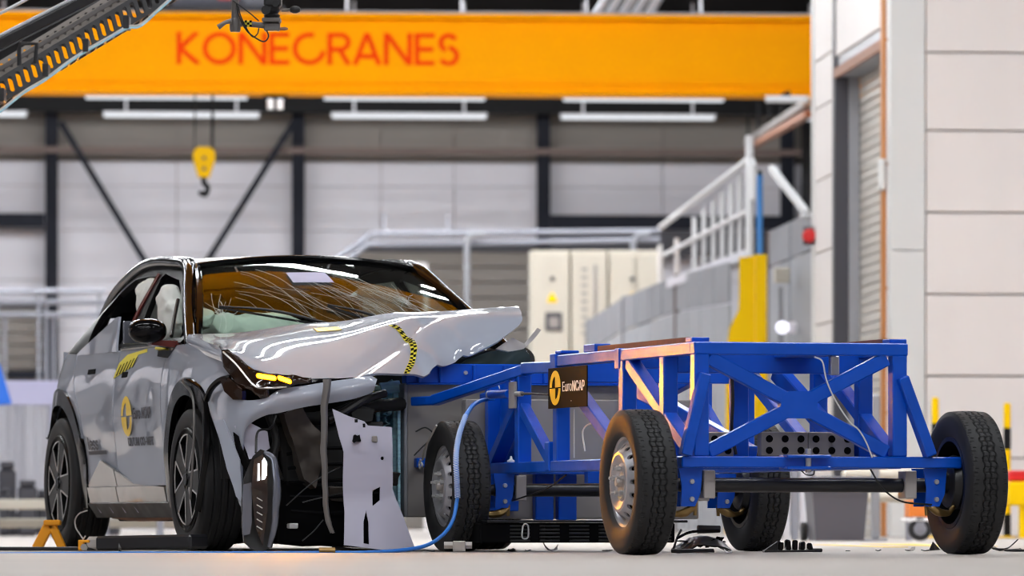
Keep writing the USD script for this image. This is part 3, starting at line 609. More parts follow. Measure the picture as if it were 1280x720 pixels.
for i, (u, s) in enumerate(((1168, 1), (1258, 1))):
    d_ = 52.0+i*.3; q = [(7.273,52,1.246),(7.347,52,0.017),(7.933,52,1.196),(8.007,52,0.017)][2*i:2*i+2]; x = (q[0][0]+q[1][0])/2
    t = thing('barrier_post', ['yellow and black post half hidden behind the right trolley tyre', 'yellow and black striped post right of the trolley tyre'][i], 'post', HALL, (x, 52, 0)); z1 = q[0][2]
    for k in range(6):
        part(t, 'band', cyl((x,52,.02+(z1-.02)*k/6), (x,52,.02+(z1-.02)*(k+1)/6), .034, 18), 'guard_yellow' if k % 2 == 1 else 'steel_black')
    part(t, 'cap', lathe([(0,0),(.034,0),(.03,.025),(0,.035)], 'x', 16, (0,0,0)).apply_transform(trimesh.transformations.rotation_matrix(-np.pi/2, [0,1,0])).apply_translation((x,52,z1)), 'guard_yellow'); part(t, 'foot', lathe([(0,0),(.09,0),(.09,.01),(.04,.02),(0,.02)], 'x', 20).apply_transform(trimesh.transformations.rotation_matrix(-np.pi/2, [0,1,0])).apply_translation((x,52,0)), 'guard_yellow')
q = [(7.838,51,0.505),(8.112,51,0.291),(7.853,51,0.576),(8.04,51,0.519)]
t = thing('pallet_truck', 'yellow machine with a red cover at the right picture edge', 'machine', HALL, (q[0][0], 51, 0))
part(t, 'body', box(q[0][0], q[0][0]+.7, 51, 51.5, q[1][2], q[0][2], .015), 'guard_yellow'); part(t, 'cover', box(q[2][0], q[2][0]+.6, 51.1, 51.45, q[0][2], q[2][2]+.03, .02), 'signal_red')
[part(t, 'leg', box(x, x+.06, 51.05, 51.12, .0, q[1][2]), 'guard_yellow') for x in (q[0][0]+.1, q[0][0]+.55)]
q = [(5.231,46,0.482),(5.451,46,-0.006)]
t = thing('sheet_stack', 'pale upright sheets leaning behind the right rear tyre', 'sheets', HALL, (q[0][0], 46, 0))
for k in range(5): x = q[0][0]-.06+k*.07; part(t, 'sheet', box(x, x+.055, 46+.03*k, 46.02+.03*k, .0, .75-.03*(k % 3), .004), 'curtain' if k % 2 else 'rail_grey')
q = [(2.657,40,0.248),(2.936,40,0.248)]
# yellow floor marks
for i, (u0, u1, v) in enumerate(((1044,1104,682), (1140,1172,681))):
    q = [(4.462,36.281,0.001),(4.319,32.861,0.001),(5.14,37.542,0.001),(4.78,33.9,0.001)][2*i:2*i+2]
    setting(f'trim_{30+i}', box(q[0][0], q[1][0], min(q[1][1],q[0][1]), max(q[1][1],q[0][1]), 0, .003), 'floor_yellow')

# ---------------------------------------------------------------- the trolley
TR = thing('crash_trolley', 'blue steel crash-test trolley on four wheels, its barrier pushed into the grey car', 'crash trolley', TROLLEY, (0, 0, 0))
XL, XR = -.505, .42; TW = .068
def bar(name, p0, p1, w=TW, h=TW, m='trolley_blue', up=(0,0,1), label=None): return part(TR, name, beam(p0, p1, w, h, .005, up), m, label)
ZT, ZB = .9125, .411
# side frames
for x, s in ((XL, -1), (XR, 1)):
    bar('top_rail', (x,-.05,ZT), (x,2.12,ZT), TW, .055); bar('bottom_rail', (x,-.05,ZB), (x,3.36,ZB), TW, .055)
    for y in (-.085, .37, .99, 2.06): bar('post', (x,y,ZB+.025), (x,y,ZT-.025), up=(0,1,0))
    bar('side_brace', (x,.93,.875), (x,.0,.45), .06, .06); bar('side_brace', (x,2.02,.86), (x,1.03,.45), .06, .06)
    bar('post', (x,2.72,ZB+.02), (x,2.72,.90), up=(0,1,0)); bar('side_brace', (x,2.74,.72), (x,2.22,.44), .05, .06); bar('side_brace', (x,2.78,.72), (x,3.22,.44), .07, .06)
    bar('gusset_post', (x,2.17,.39), (x,2.17,.53), .085, .075, up=(0,1,0))
    part(TR, 'sleeve', box(x-.041, x+.041, 2.03, 2.12, .842, .948, .004), 'trolley_blue'); part(TR, 'sleeve', box(x-.04, x+.04, 1.0, 1.07, .85, .944, .004), 'trolley_blue')
    part(TR, 'stop_block', box(x-.02, x+.06, 1.45, 1.63, .941, .978, .004), 'trolley_blue'); part(TR, 'stop_block', box(x-.02, x+.07, 2.0, 2.1, .949, .962, .003), 'trolley_blue')
    part(TR, 'stop_block', box(x-.02, x+.06, -.04, .06, .941, .962, .003), 'trolley_blue')
    part(TR, 'deck_strip', box(x-.012, x+.06, .06, 1.43, .941, .966, .002), 'plank_brown', label='rough strip along the top rail, orange lamp light painted into its brown')  # strip's brown colour stands in for the indicator's orange light on it
    bar('rail_extension', (x,2.1,.885), (x,2.66,.895), .062, .055)
bar('rear_top_beam', (-.54,-.085,ZT), (.458,-.085,ZT), .07, .056); bar('rear_bottom_beam', (-.60,-.09,ZB), (.71,-.09,ZB), .075, .05)
for x0, x1 in ((-.47,.365), (.365,-.47)):
    bar('cross_brace', (x0,-.085,.872), (x1,-.085,.455), .05, .062, up=(0,1,0) if False else (0,0,1))
part(TR, 'brace_plate', extrude(Polygon([(-.135,.695),(-.10,.725),(.0,.725),(.035,.695),(.035,.635),(.0,.605),(-.10,.605),(-.135,.635)]), (0,-.085,0), (1,0,0), (0,0,1), .051), 'trolley_blue')
bar('outer_brace', (-.495,-.125,.80), (-.585,-.125,.44), .05, .058, up=(0,1,0)); bar('outer_brace', (.425,-.125,.79), (.56,-.125,.44), .05, .062, up=(0,1,0))
for y, z, h in ((.37,.86,.09), (.99,.88,.06), (2.06,.86,.1)): bar('cross_beam', (XL+.03,y,z), (XR-.03,y,z), .07, h)
for y in (.37, .99, 2.06, 3.3): bar('cross_beam', (XL+.03,y,ZB), (XR-.03,y,ZB), .07, .055)
bar('inner_brace', (.22,.99,.84), (.36,.40,.46), .06, .08); bar('inner_brace', (-.2,2.06,.82), (.1,.99,.46), .05, .07)
part(TR, 'centre_block', box(-.02, .16, -.05, .9, .885, .935, .005), 'trolley_blue'); part(TR, 'centre_hanger', box(.13, .17, -.02, .02, .80, .885, .004), 'bolt_steel')
# ballast plates with two rows of holes
for k, (a, b, y) in enumerate(((-.36,-.17,.44), (-.09,.135,.30), (.135,.36,.31))):
    p = part(TR, 'ballast_plate', box(a, b-.004, y, y+.06, .442, .552, .004), 'plate_grey')
    for i in range(3):
        for z in (.52, .468):
            part(p, 'hole', lathe([(0,0),(.0165,0),(.0165,.004),(.013,.006),(0,.006)], 'y', 14, (a+(b-a)*(i+.5)/3, y-.004, z)), 'hole_black')
bar('upright_steel', (-.13,.5,.44), (-.13,.5,.88), .08, .05, up=(0,1,0)); part(TR, 'cable_tray', tube([(-.22,.34,.86),(-.215,.33,.70),(-.22,.33,.56),(-.20,.33,.45)], .008), 'cable_black')
# hitch
for z in (.436, .385): part(TR, 'hitch_plate', box(-.125, .08, -.17, -.05, z-.007, z+.007, .003), 'trolley_blue')
part(TR, 'hitch_pin', cat_([cyl((-.018,-.14,.365), (-.018,-.14,.47), .013, 16)]), 'bolt_steel'); part(TR, 'pin_clip', tube([(-.05,-.14,.372),(-.03,-.15,.355),(.0,-.15,.355),(.01,-.14,.372)], .003, 6), 'cable_black')
# axles, brackets, brakes
for y in (0.0, 3.0):
    z = .31 if y == 0 else .303
    part(TR, 'axle_tube', tube([(-.60,y,z),(-.56,y,z),(.60,y,z),(.64,y,z)], [.024,.032,.032,.024], 24, spline=False), 'axle_black')
    for s in (-1, 1):
        x = -.545 if s < 0 else .60
        b = part(TR, 'axle_bracket', extrude(Polygon([(-.055,.385),(.055,.385),(.045,.27),(.02,.215),(-.045,.215),(-.04,.30)]), (x, y-.075, 0), (1,0,0), (0,0,1), .012), 'trolley_blue')
        part(TR, 'axle_bracket', extrude(Polygon([(-.055,.385),(.055,.385),(.045,.27),(.02,.215),(-.045,.215),(-.04,.30)]), (x, y+.075, 0), (1,0,0), (0,0,1), .012), 'trolley_blue')
        for z_ in (.247, .325): part(b, 'bolt', lathe([(0,-.012),(.010,-.012),(.012,-.006),(.012,0),(0,0)], 'y', 10, (x+.005, y-.08, z_)), 'bolt_steel')
        part(TR, 'spring_block', box(x-s*.10-.03, x-s*.10+.025, y-.05, y+.05, .25, .375, .004), 'trolley_steel')
        part(TR, 'hub_carrier', cat_([lathe([(0,0),(.05,0),(.05,.04),(.09,.045),(.09,.075),(0,.075)], 'x', 24, (s*.64 if s > 0 else -.70, y, .322))]), 'axle_black')
        part(TR, 'brake_lever', crumpled(tube([(x-.02*s,y-.06,.215),(x+.02*s,y-.07,.19),(x+.07*s,y-.06,.185),(x+.10*s,y-.05,.215)], [.016,.02,.014,.01], 8), .01, 20), 'brass')
        part(TR, 'brake_pin', tube([(x-.03*s,y-.05,.23),(x-.03*s,y-.05,.175)], [.012,.008], 8, spline=False), 'brass')
# wheels
def tyre_mesh(R, W, rim, grooves, N, zig=0.0, blocks=0, gd=.007):
    tread = np.linspace(-W*.40, W*.40, 45)
    prof = [(-W*.36, rim-.006), (-W*.42, rim+.004), (-W*.455, rim+.02), (-W*.495, rim+(R-rim)*.45), (-W*.485, rim+(R-rim)*.72), (-W*.455, R-.022), (-W*.43, R-.009)]
    prof += [(x, R-.004*(x/(W*.4))**2) for x in tread]; prof += [(-x, r) for x, r in prof[:7]][::-1]
    th = np.linspace(0, 2*np.pi, N, endpoint=False); V = np.zeros((N, len(prof), 3))
    for i, (x, r) in enumerate(prof):
        rr = np.full(N, r)
        if 7 <= i < 7+len(tread):
            for g, w, zz in grooves:
                c = g + zz*zig*np.clip(2.4*(2*np.abs(((th*blocks/np.pi) % 2)-1)-1), -1, 1)
                rr -= gd*np.clip(1.7-np.abs(x-c)/w*1.2, 0, 1)
            if blocks:
                ph = (th*blocks/(2*np.pi)*2 + .25) % 1; rr -= gd*.5*(np.abs(ph-.5) > .40)*(abs(x) < W*.145)
                ph = (th*blocks/(2*np.pi)*3 + abs(x)*6) % 1; rr -= gd*.5*(np.abs(ph-.5) > .44)*(abs(x) > W*.30)
        V[:, i] = np.stack([np.full(N, x), rr*np.cos(th), rr*np.sin(th)], 1)
    k = len(prof); idx = np.arange(N*k).reshape(N, k); nx = np.roll(idx, -1, 0)
    a, b, c, d = idx[:, :-1].ravel(), idx[:, 1:].ravel(), nx[:, 1:].ravel(), nx[:, :-1].ravel()
    F = np.vstack([np.stack([a,b,c],1), np.stack([a,c,d],1)]); m = trimesh.Trimesh(V.reshape(-1,3), F, process=False); m.fix_normals(); return m
def steel_rim():
    """A pressed steel wheel whose outer face looks to -x, with a ring of slots near its edge."""
    RR = .206; prof = [(.045,-.078),(.07,-.084),(.085,-.076),(.120,-.094),(.132,-.092),(.152,-.074),(.174,-.050),(.182,-.048),(.186,-.055),(.190,-.062),(.207,-.070),(.213,-.078),(.216,-.074),(.212,-.064),(.198,-.056),(.194,.02),(.194,.07),(.206,.075),(.206,.08),(.186,.08),(.186,-.036),(.174,-.040),(.150,-.064),(.130,-.082),(.120,-.084),(.085,-.066),(.045,-.068)]
    cs = manifold3d.CrossSection([np.array(prof)]); m = cs.revolve(72)
    for k in range(16):
        a = 2*np.pi*k/16; h = manifold3d.Manifold.cylinder(.08, .0115, .0115, 16, True).scale([1,1.15,1]).translate([.155*math.cos(a), .155*math.sin(a), -.068]); m = m-h
    mm = m.to_mesh(); t = trimesh.Trimesh(mm.vert_properties[:,:3], mm.tri_verts, process=False)
    t.apply_transform(trimesh.transformations.rotation_matrix(np.pi/2, [0,1,0])); return t
RT = .322
TY = tyre_mesh(RT, .19, .205, ((-.028,.0030,1),(0,.0030,1),(.028,.0030,1)), 560, .0035, 40)
RIM = steel_rim()
for (x, y) in ((-.762, 0), (.775, 0), (-.762, 3.0), (.775, 3.0)):
    s = -1 if x < 0 else 1
    rot = lambda m: m.copy().apply_transform(trimesh.transformations.rotation_matrix(0 if s < 0 else np.pi, [0,0,1])).apply_translation((x, y, RT))
    w = part(TR, 'wheel', rot(RIM), 'rim_silver' if s < 0 else 'rim_black', label='silver pressed steel wheel' if s < 0 else 'black inner side of a steel wheel', smooth=30)
    part(w, 'tyre', rot(TY), 'rubber', smooth=40)
    part(w, 'hub', rot(lathe([(0,-.104),(.018,-.104),(.024,-.092),(.026,-.077),(.05,-.077),(.05,-.03),(0,-.03)], 'x', 24)), 'trolley_steel' if s < 0 else 'axle_black')
    for k in range(5):
        a = 2*np.pi*k/5+.3; part(w, 'wheel_bolt', rot(lathe([(0,-.036),(.007,-.036),(.007,-.02),(.012,-.02),(.012,0),(0,0)], 'x', 6, (-.082, .060*math.cos(a), .060*math.sin(a)))), 'bolt_steel')
    part(w, 'backing_plate', rot(lathe([(0,-.03),(.183,-.03),(.183,-.024),(0,-.024)], 'x', 32)), 'hole_black')  # added black disc stands in for the shade inside the rim slots
    part(w, 'brake_drum', rot(lathe([(0,.037),(.12,.037),(.125,.06),(.11,.09),(0,.09)], 'x', 32)), 'axle_black')
# barrier: back plate, top beam, crushed honeycomb, rubber-like base
YB = 3.70
part(TR, 'barrier_plate', box(-.825, .30, YB+.015, YB+.10, .17, .842, .006), 'plate_grey')
part(TR, 'barrier_plate', box(-.60, .62, YB-.28, YB-.20, .16, .76, .006), 'plate_grey', label='grey sheet metal plate behind the blue front frame')
part(TR, 'barrier_edge', box(-.845, -.825, YB+.0, YB+.11, .17, .842, .004), 'galvanised')
nb = part(TR, 'barrier_top_beam', box(-.84, .42, YB-.02, YB+.06, .842, .942, .005), 'trolley_blue')
for x in (-.775, -.665, -.49, -.33, -.12): part(nb, 'rib', box(x-.006, x+.006, YB-.05, YB-.02, .845, .935, .002), 'trolley_blue')
for x in (-.725, -.53, -.06): part(nb, 'bolt', lathe([(0,-.012),(.01,-.012),(.011,-.004),(.011,0),(0,0)], 'y', 10, (x, YB-.02, .897)), 'bolt_steel')
part(nb, 'bottom_lip', box(-.84, .42, YB-.05, YB-.02, .836, .842, .001), 'trolley_blue')
def pleated(x0, x1, y0, y1, z0, z1, n, amp, seed):
    g = np.random.default_rng(seed); zs_ = np.linspace(z0, z1, n); off = amp*g.uniform(-1, 1, n)
    P = [[(x0+off[i]*.4-.015*(i % 2), y0+(y1-y0)*s+off[i]*math.sin(3*s)*.8, z) for s in np.linspace(0,1,7)] for i, z in enumerate(zs_)]
    Q = [[(x0+(x1-x0)*s-.01*(i % 2)*(1-s), y1+off[i]*.5, z) for s in np.linspace(0,1,9)] for i, z in enumerate(zs_)]
    return cat_([grid(P, .006), grid(Q, .006), box(x0+.03, x1-.03, y0, y1-.04, z0, z1)])
hc_ = part(TR, 'honeycomb', pleated(-.90, .16, YB+.11, YB+.40, .62, .835, 22, .03, 3), 'honey_blue', label='crushed light blue aluminium honeycomb', smooth=False)
part(TR, 'honeycomb', pleated(-.915, .16, YB+.11, YB+.34, .19, .62, 40, .012, 4), 'honey_blue', label='crushed light blue aluminium honeycomb', smooth=False)
part(TR, 'honeycomb_edge', cat_([box(-.872, -.856, YB+.02, YB+.05, .2, .74, .003), box(-.945, -.925, YB+.16, YB+.20, .2, .72, .003)]), 'honey_blue')
part(TR, 'torn_cladding', crumpled(grid([[(-.83-.03*i, YB+.10+.05*j, .80+.03*i-.02*j*j/4) for j in range(6)] for i in range(3)], .006), .03, 6, 5), 'honey_blue', label='torn light blue cladding flap')
for k, x in enumerate((-.42, -.08, .2)):
    part(TR, 'base_block', box(x-.33+.02*k, x+.0+.02*k, 2.62, 2.9, .045, .142, .006), 'hole_black')
part(TR, 'base_plate', box(-.72, .3, 2.6, 2.95, .143, .155, .003), 'axle_black')
for x in (-.60, -.45, -.30, -.15, 0, .12):
    for i in range(5): part(TR, 'tread_stud', box(x, x+.1, 2.612, 2.622, .05+.018*i, .06+.018*i, .002), 'rubber')
part(TR, 'shackle', tube([(-.545,2.585,.125),(-.55,2.58,.075),(-.535,2.58,.065),(-.52,2.58,.075),(-.52,2.58,.125),(-.535,2.58,.137),(-.545,2.585,.125)], .004, 8), 'bolt_steel')
for x in (-.21, -.09): bar('support_leg', (x,3.38,.155), (x,3.38,.44), .095, .06, up=(0,1,0))
for x in (-.13, .02): part(TR, 'rail_bracket', extrude(Polygon([(0,.39),(.09,.39),(.07,.33),(.0,.33)]), (x-.3,1.9,0), (1,0,0), (0,0,1), .06), 'trolley_blue')
# arm that carries the barrier
bar('barrier_arm', (-.82,3.6,.749), (-.74,3.45,.752), .05, .045); bar('barrier_arm', (-.75,3.46,.752), (-.50,2.62,.893), .05, .052); bar('barrier_arm', (-.45,3.6,.765), (-.40,3.2,.80), .06, .05)
bar('barrier_arm', (.42,3.62,.75), (.42,2.62,.893), .05, .052)
part(TR, 'front_frame_plate', extrude(Polygon([(2.95,.40),(3.36,.40),(3.30,.86),(3.16,.86),(2.98,.60)]), (-.44,0,0), (0,1,0), (0,0,1), .02), 'trolley_blue')
bar('front_column', (-.43,3.36,.2), (-.43,3.36,.87), .16, .06, up=(0,1,0)); bar('front_column', (.3,3.36,.2), (.3,3.36,.87), .16, .06, up=(0,1,0))
part(TR, 'bumper_stop', box(-.79, -.73, YB-.04, YB+.01, .42, .468, .004), 'trolley_blue')
# actuator, its bracket and cables
ac = part(TR, 'actuator', cat_([cyl((-.545,2.83,.772), (-.545,3.16,.776), .021, 20)]), 'trolley_blue', label='small blue cylinder actuator with a chrome collar')
part(ac, 'collar', cyl((-.545,3.155,.776), (-.545,3.175,.776), .022, 20), 'bolt_steel')
part(TR, 'sensor_plate', box(-.556, -.541, 2.70, 2.80, .70, .83, .002), 'trolley_steel', label='bare aluminium bracket plate'); part(TR, 'connector', tube([(-.545,2.70,.77),(-.545,2.6,.768)], .013, 16, spline=False), 'trolley_steel')
part(TR, 'hose_end', tube([(-.545,2.6,.768),(-.545,2.45,.765),(-.53,2.2,.755)], [.007,.006,.004], 8), 'cable_black')
part(TR, 'lead', tube([(-.55,2.98,.80),(-.55,3.0,.835),(-.55,2.9,.85),(-.55,2.78,.835)], .003, 6), 'cable_white')
wc = [(0.014,-0.13,0.877),(0.051,-0.13,0.856),(0.07,-0.13,0.775),(0.111,-0.13,0.687),(0.178,-0.13,0.591),(0.22,-0.13,0.556),(0.257,-0.13,0.499),(0.284,-0.13,0.432)]
part(TR, 'white_cable', tube([p for p in wc], .0035, 6), 'cable_white')
part(TR, 'white_cable', tube([(-.40,.80,.87),(-.40,.75,.82),(-.41,.74,.74)], .003, 6), 'cable_white'); part(TR, 'white_cable', tube([(-.49,1.9,.68),(-.49,1.9,.45)], .003, 6), 'cable_white')
part(TR, 'white_cable', tube([(-.49,1.55,.62),(-.49,1.75,.58),(-.49,1.72,.48)], .004, 6), 'cable_white')
part(TR, 'drip_cable', tube([(-.5,2.0,.37),(-.5,2.3,.31),(-.5,2.6,.28),(-.52,2.85,.25)], .004, 6), 'cable_black')
part(TR, 'brake_cable', tube([(.28,-.12,.38),(.33,-.13,.30),(.42,-.12,.24),(.55,-.1,.225),(.60,-.06,.225)], .0045, 6), 'cable_black')
part(TR, 'air_nipple', lathe([(0,0),(.02,0),(.02,.008),(.008,.014),(.004,.03),(0,.03)], 'x', 12).apply_transform(trimesh.transformations.rotation_matrix(-np.pi/2, [0,1,0])).apply_translation((-.50,2.95,.44)), 'sign_white')
part(TR, 'plate_tag', box(-.47, -.45, 1.28, 1.4, .90, .92), 'sign_white')
# the sign
sp = part(TR, 'sign', box(-.551, -.545, 1.49, 2.13, .686, .879, .002), 'sign_black', label='black sign plate with a yellow round mark and white lettering')
def on_sign(mesh): return place(mesh, (-.553, 2.13, .686), (0,-1,0), (0,0,1))     # reads from the plate's forward end
def ncap_mark(r):
    """A round target: the ring and two of its quarters, a gap between the halves."""
    disc = Point(0,0).buffer(r, 24); slot = sbox(-r*1.2, -r*.03, r*1.2, r*.03)
    tri = Polygon([(0,.0),(0,.62*r),(-.33*r,.0)]).union(Polygon([(0,0),(0,-.62*r),(.33*r,0)]))
    tri = unary_union([affinity.scale(Point(0,0).buffer(.66*r,24), .95, 1).intersection(sbox(-r,0,0,r)), affinity.scale(Point(0,0).buffer(.66*r,24), .95, 1).intersection(sbox(0,-r,r,0))])
    return disc.difference(slot).difference(tri)
mk = ncap_mark(.082); mk = affinity.scale(mk, 1.1, 1.0, origin=(0,0)); mk = affinity.translate(mk, .13, .097)
part(sp, 'emblem', on_sign(cat_([trimesh.creation.extrude_polygon(q, .002, engine='earcut') for q in polys(mk)])), 'sign_yellow', smooth=False)
tx = text_flat('Euro', .046, False, .002, .155); tx.apply_translation((.245,.078,0)); part(sp, 'lettering', on_sign(tx), 'sign_white', smooth=False, label='white word Euro')
tx = text_flat('NCAP', .046, True, .002, .20); tx.apply_translation((.408,.078,0)); part(sp, 'lettering', on_sign(tx), 'sign_white', smooth=False, label='white word NCAP')
part(sp, 'screw', cat_([box(-.553,-.55, 1.735,1.75, .715,.72)]), 'bolt_steel')
# cable loop and hook by the front wheel
part(TR, 'sling', tube([(-.86,3.28,.455),(-.875,3.2,.50),(-.86,3.02,.62)], .005, 8), 'trolley_steel'); part(TR, 'hook', tube([(-.87,3.28,.455),(-.873,3.30,.43),(-.873,3.27,.41),(-.873,3.24,.425),(-.873,3.26,.44)], .006, 8), 'bolt_steel')
part(TR, 'cable_loop', tube([(-.79,YB-.02,.60),(-.74,YB-.03,.62),(-.70,YB-.03,.58),(-.76,YB-.03,.52),(-.80,YB-.03,.48)], .004, 6), 'cable_black')

# ---------------------------------------------------------------- the crashed car
def roof_z(a):                      # height of the roof rail along the car
    return float(np.interp(a, [-3.45,-3.26,-3.02,-2.74,-2.38,-2.03,-1.69,-1.35,-1.06,-.35,0], [1.08,1.185,1.288,1.389,1.463,1.513,1.525,1.51,1.473,1.11,.95]))
def rail_w(a):
    return float(np.interp(a, [-3.4,-2.6,-1.7,-1.06,-.35,0], [.56,.60,.63,.62,.80,.84]))
def side_w(a, z):                   # half width of the body at station a, height z
    w = .905 - (.70*(z-.80)**2 if z > .80 else .12*(.80-z)**2)
    w -= .012*np.exp(-((z-.5)/.12)**2)*(1 if -2.3 < a < -.5 else 0)
    if a > .05: w -= .19*((a-.05)/.8)**2.2
    if a < -2.75: w -= (.13+.36*min(1, max(0, (z-.62)/.3)))*((-2.75-a)/.8)**2
    w += .014*(np.exp(-(a/.45)**2)+np.exp(-((a+2.75)/.45)**2))*np.exp(-((z-.72)/.3)**2)
    if z > 1.06:
        w = .858 - (.49*((-2.75-a)/.8)**2 if a < -2.75 else 0)
        t = (z-1.06)/max(roof_z(a)-1.06, .03)
        t = min(max(t, 0), 1.15)
        w = w + (rail_w(a)-w)*t**1.15
    return w

CA = thing('crashed_car', 'grey crossover car with a crushed front, black roof, buckled bonnet and flashing amber lamp', 'car', CAR, (0, 0, 0))
def lift_s(a, z, off=0.0, s=-1): return (a, s*(side_w(a, z)+off+(.016*(float(meshkit.fbm(np.array([a*2.2, z*3.1, 2.5]), 2, 3))-.5) if z < 1.06 else 0)), z)
def side_panel(name, poly, m, off=0.0, res=.06, thick=.02, s=-1, label=None, to=None, lift=None):
    f = lift or (lambda a, z: lift_s(a, z, off, s))
    me = panel(poly, f, res, thick)
    if s > 0: me.invert()
    if s > 0:                                            # keep the turned-in rim on the inside of the mirrored panel
        V, Fc = tri2d(poly, res); P = np.array([f(*p) for p in V]); me = shell(P, Fc[:, ::-1], thick)
    return part(to or CA, name, me, m, label, smooth=28)
RA, WZ, AF, AR = .50, .36, 0.0, -2.75
arch = lambda a, r: Point(a, WZ).buffer(r, 24)
fender = Polygon([(-.565,.25),(-.565,1.045),(-.2,1.05),(.10,1.01),(.35,.965),(.60,.925),(.62,.84),(.50,.70),(.52,.5),(.2,.25)]).difference(arch(AF, RA))
fender = max(polys(fender.difference(sbox(.05, 0, .9, .62))), key=lambda q: q.area)
door_f = Polygon([(-1.575,.335),(-1.575,1.055),(-.575,1.055),(-.575,.335)])
door_r = Polygon([(-1.585,.335),(-1.585,1.055),(-2.55,1.06),(-2.46,.9),(-2.30,.72),(-2.23,.335)])
quarter = Polygon([(-2.24,.25),(-2.31,.72),(-2.47,.9),(-2.56,1.06),(-3.1,1.085),(-3.42,1.02),(-3.5,.7),(-3.5,.35),(-3.3,.3)]).difference(arch(AR, RA))
bulge = lambda a: .045*math.exp(-((a+1.56)/.35)**2)
def rear_top(a, z):                                     # the rear door's upper corner stands proud after the crash
    w0 = side_w(a, 1.05); t = max(0, z-1.05); return (a, -(w0+.012*math.exp(-((a+1.68)/.4)**2)-.10*t-.35*t*t), z)
side_panel('front_fender', fender, 'car_grey')
side_panel('front_door', door_f, 'car_grey', lift=lambda a, z: lift_s(a, z, -.010*math.exp(-((a+1.05)/.25)**2-((z-.66)/.14)**2)+.006*math.exp(-((a+1.2)/.2)**2-((z-.86)/.1)**2)))
side_panel('rear_door', door_r, 'car_grey', lift=lambda a, z: lift_s(a, z, -.008*math.exp(-((a+2.0)/.2)**2-((z-.6)/.14)**2)))
side_panel('rear_quarter', quarter, 'car_grey')
flap = Polygon([(-1.64,1.050),(-1.70,1.238),(-1.76,1.235),(-2.1,1.165),(-2.45,1.09),(-2.58,1.055)])
side_panel('popped_door_corner', flap, 'car_grey', lift=rear_top, thick=.012, label='grey rear door corner sprung outwards')
for s in (1,):                                          # the far side
    for nm, q in (('front_door', door_f), ('rear_door', door_r), ('rear_quarter', quarter)): side_panel(nm, q, 'car_grey', s=s)
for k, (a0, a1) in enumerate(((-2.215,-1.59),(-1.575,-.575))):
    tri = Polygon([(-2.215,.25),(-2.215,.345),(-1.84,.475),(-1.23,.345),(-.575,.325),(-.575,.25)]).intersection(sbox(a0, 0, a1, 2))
    side_panel('door_crease', tri.intersection(sbox(-3,.335,0,1)), 'moulding_dark', lift=lambda a, z: (a, -(.912-.34*(.48-z)*(.48-z)-.16*(.48-z)), z), thick=.012, label='lower door facet with a dark reflection painted into its colour')  # body-colour facet; the dark it mirrors is put into its colour
    side_panel('door_moulding', tri.intersection(sbox(-3,.2,0,.332)), 'moulding', lift=lambda a, z: (a, -(.912-.34*(.48-z)*(.48-z)-.09*(.48-z)), z), thick=.015, label='dull grey lower door moulding')
    side_panel('door_handle', Polygon([(-2.20,.942),(-2.20,.968),(-2.03,.968),(-2.03,.942)]) if k == 0 else Polygon([(-1.42,.905),(-1.42,.935),(-1.29,.935),(-1.29,.905)]), 'hole_black', .004, .05, .008)
for s in (-1, 1):
    sill = grid([[(-2.22+1.72*i/8, s*(.868-.05*j/3-.0*j), .255-.075*j/3) for j in range(4)] for i in range(9)], .02)
    part(CA, 'sill', sill, 'car_plastic', label='black plastic sill')
for k in range(4): part(CA, 'tape_mark', beam((-2.08+.27*k,-.872,.243), (-2.06+.27*k,-.845,.195), .03, .004, 0), 'primer_grey')
for s in (-1, 1):                                        # wheel-arch cladding, liners
    for a0 in ((AF, AR) if s < 0 else (AR,)):
        ring = arch(a0, RA+.015).difference(arch(a0, .425)).intersection(sbox(a0-1, .22, a0+(.30 if a0 == AF else 1), 2))
        side_panel('arch_cladding', ring, 'car_black', .012, .05, .03, s, label='glossy black wheel-arch cladding')
        ln = [[(a0+.44*math.cos(t), s*(.86-.28*j), WZ+.44*math.sin(t)) for j in range(3)] for t in np.linspace(.0, math.pi, 19)]
        part(CA, 'arch_liner', grid(ln, .01), 'car_inner')
# the near front arch trim torn loose and hanging over the wheel
ht = [(0.12,-0.931,0.854),(0.28,-0.891,0.794),(0.34,-0.891,0.674),(0.36,-0.896,0.514),(0.33,-0.913,0.315),(0.3,-0.926,0.196)]
ht2 = [tuple(np.array(p)+(-.09, -.012, .0)) for p in ht]
P_ = smooth_path(np.array(ht), 5); Q_ = smooth_path(np.array([tuple(np.array(p)+(-.075+.05*i/5, -.012, .015)) for i, p in enumerate(ht)]), 5)
part(CA, 'loose_arch_trim', grid([[p*(1-t)+q*t+np.array([0,-.015*math.sin(math.pi*t),0]) for t in np.linspace(0,1,5)] for p, q in zip(P_, Q_)], .008), 'car_black', label='glossy black arch trim torn loose before the front wheel')
part(CA, 'trim_edge', tube([np.array(p)+(-.085,-.02,0) for p in [(0.12,-0.931,0.854),(0.24,-0.914,0.787),(0.3,-0.917,0.674),(0.31,-0.924,0.515),(0.3,-0.93,0.355),(0.28,-0.933,0.26)]], .007, 8), 'rig_grey')
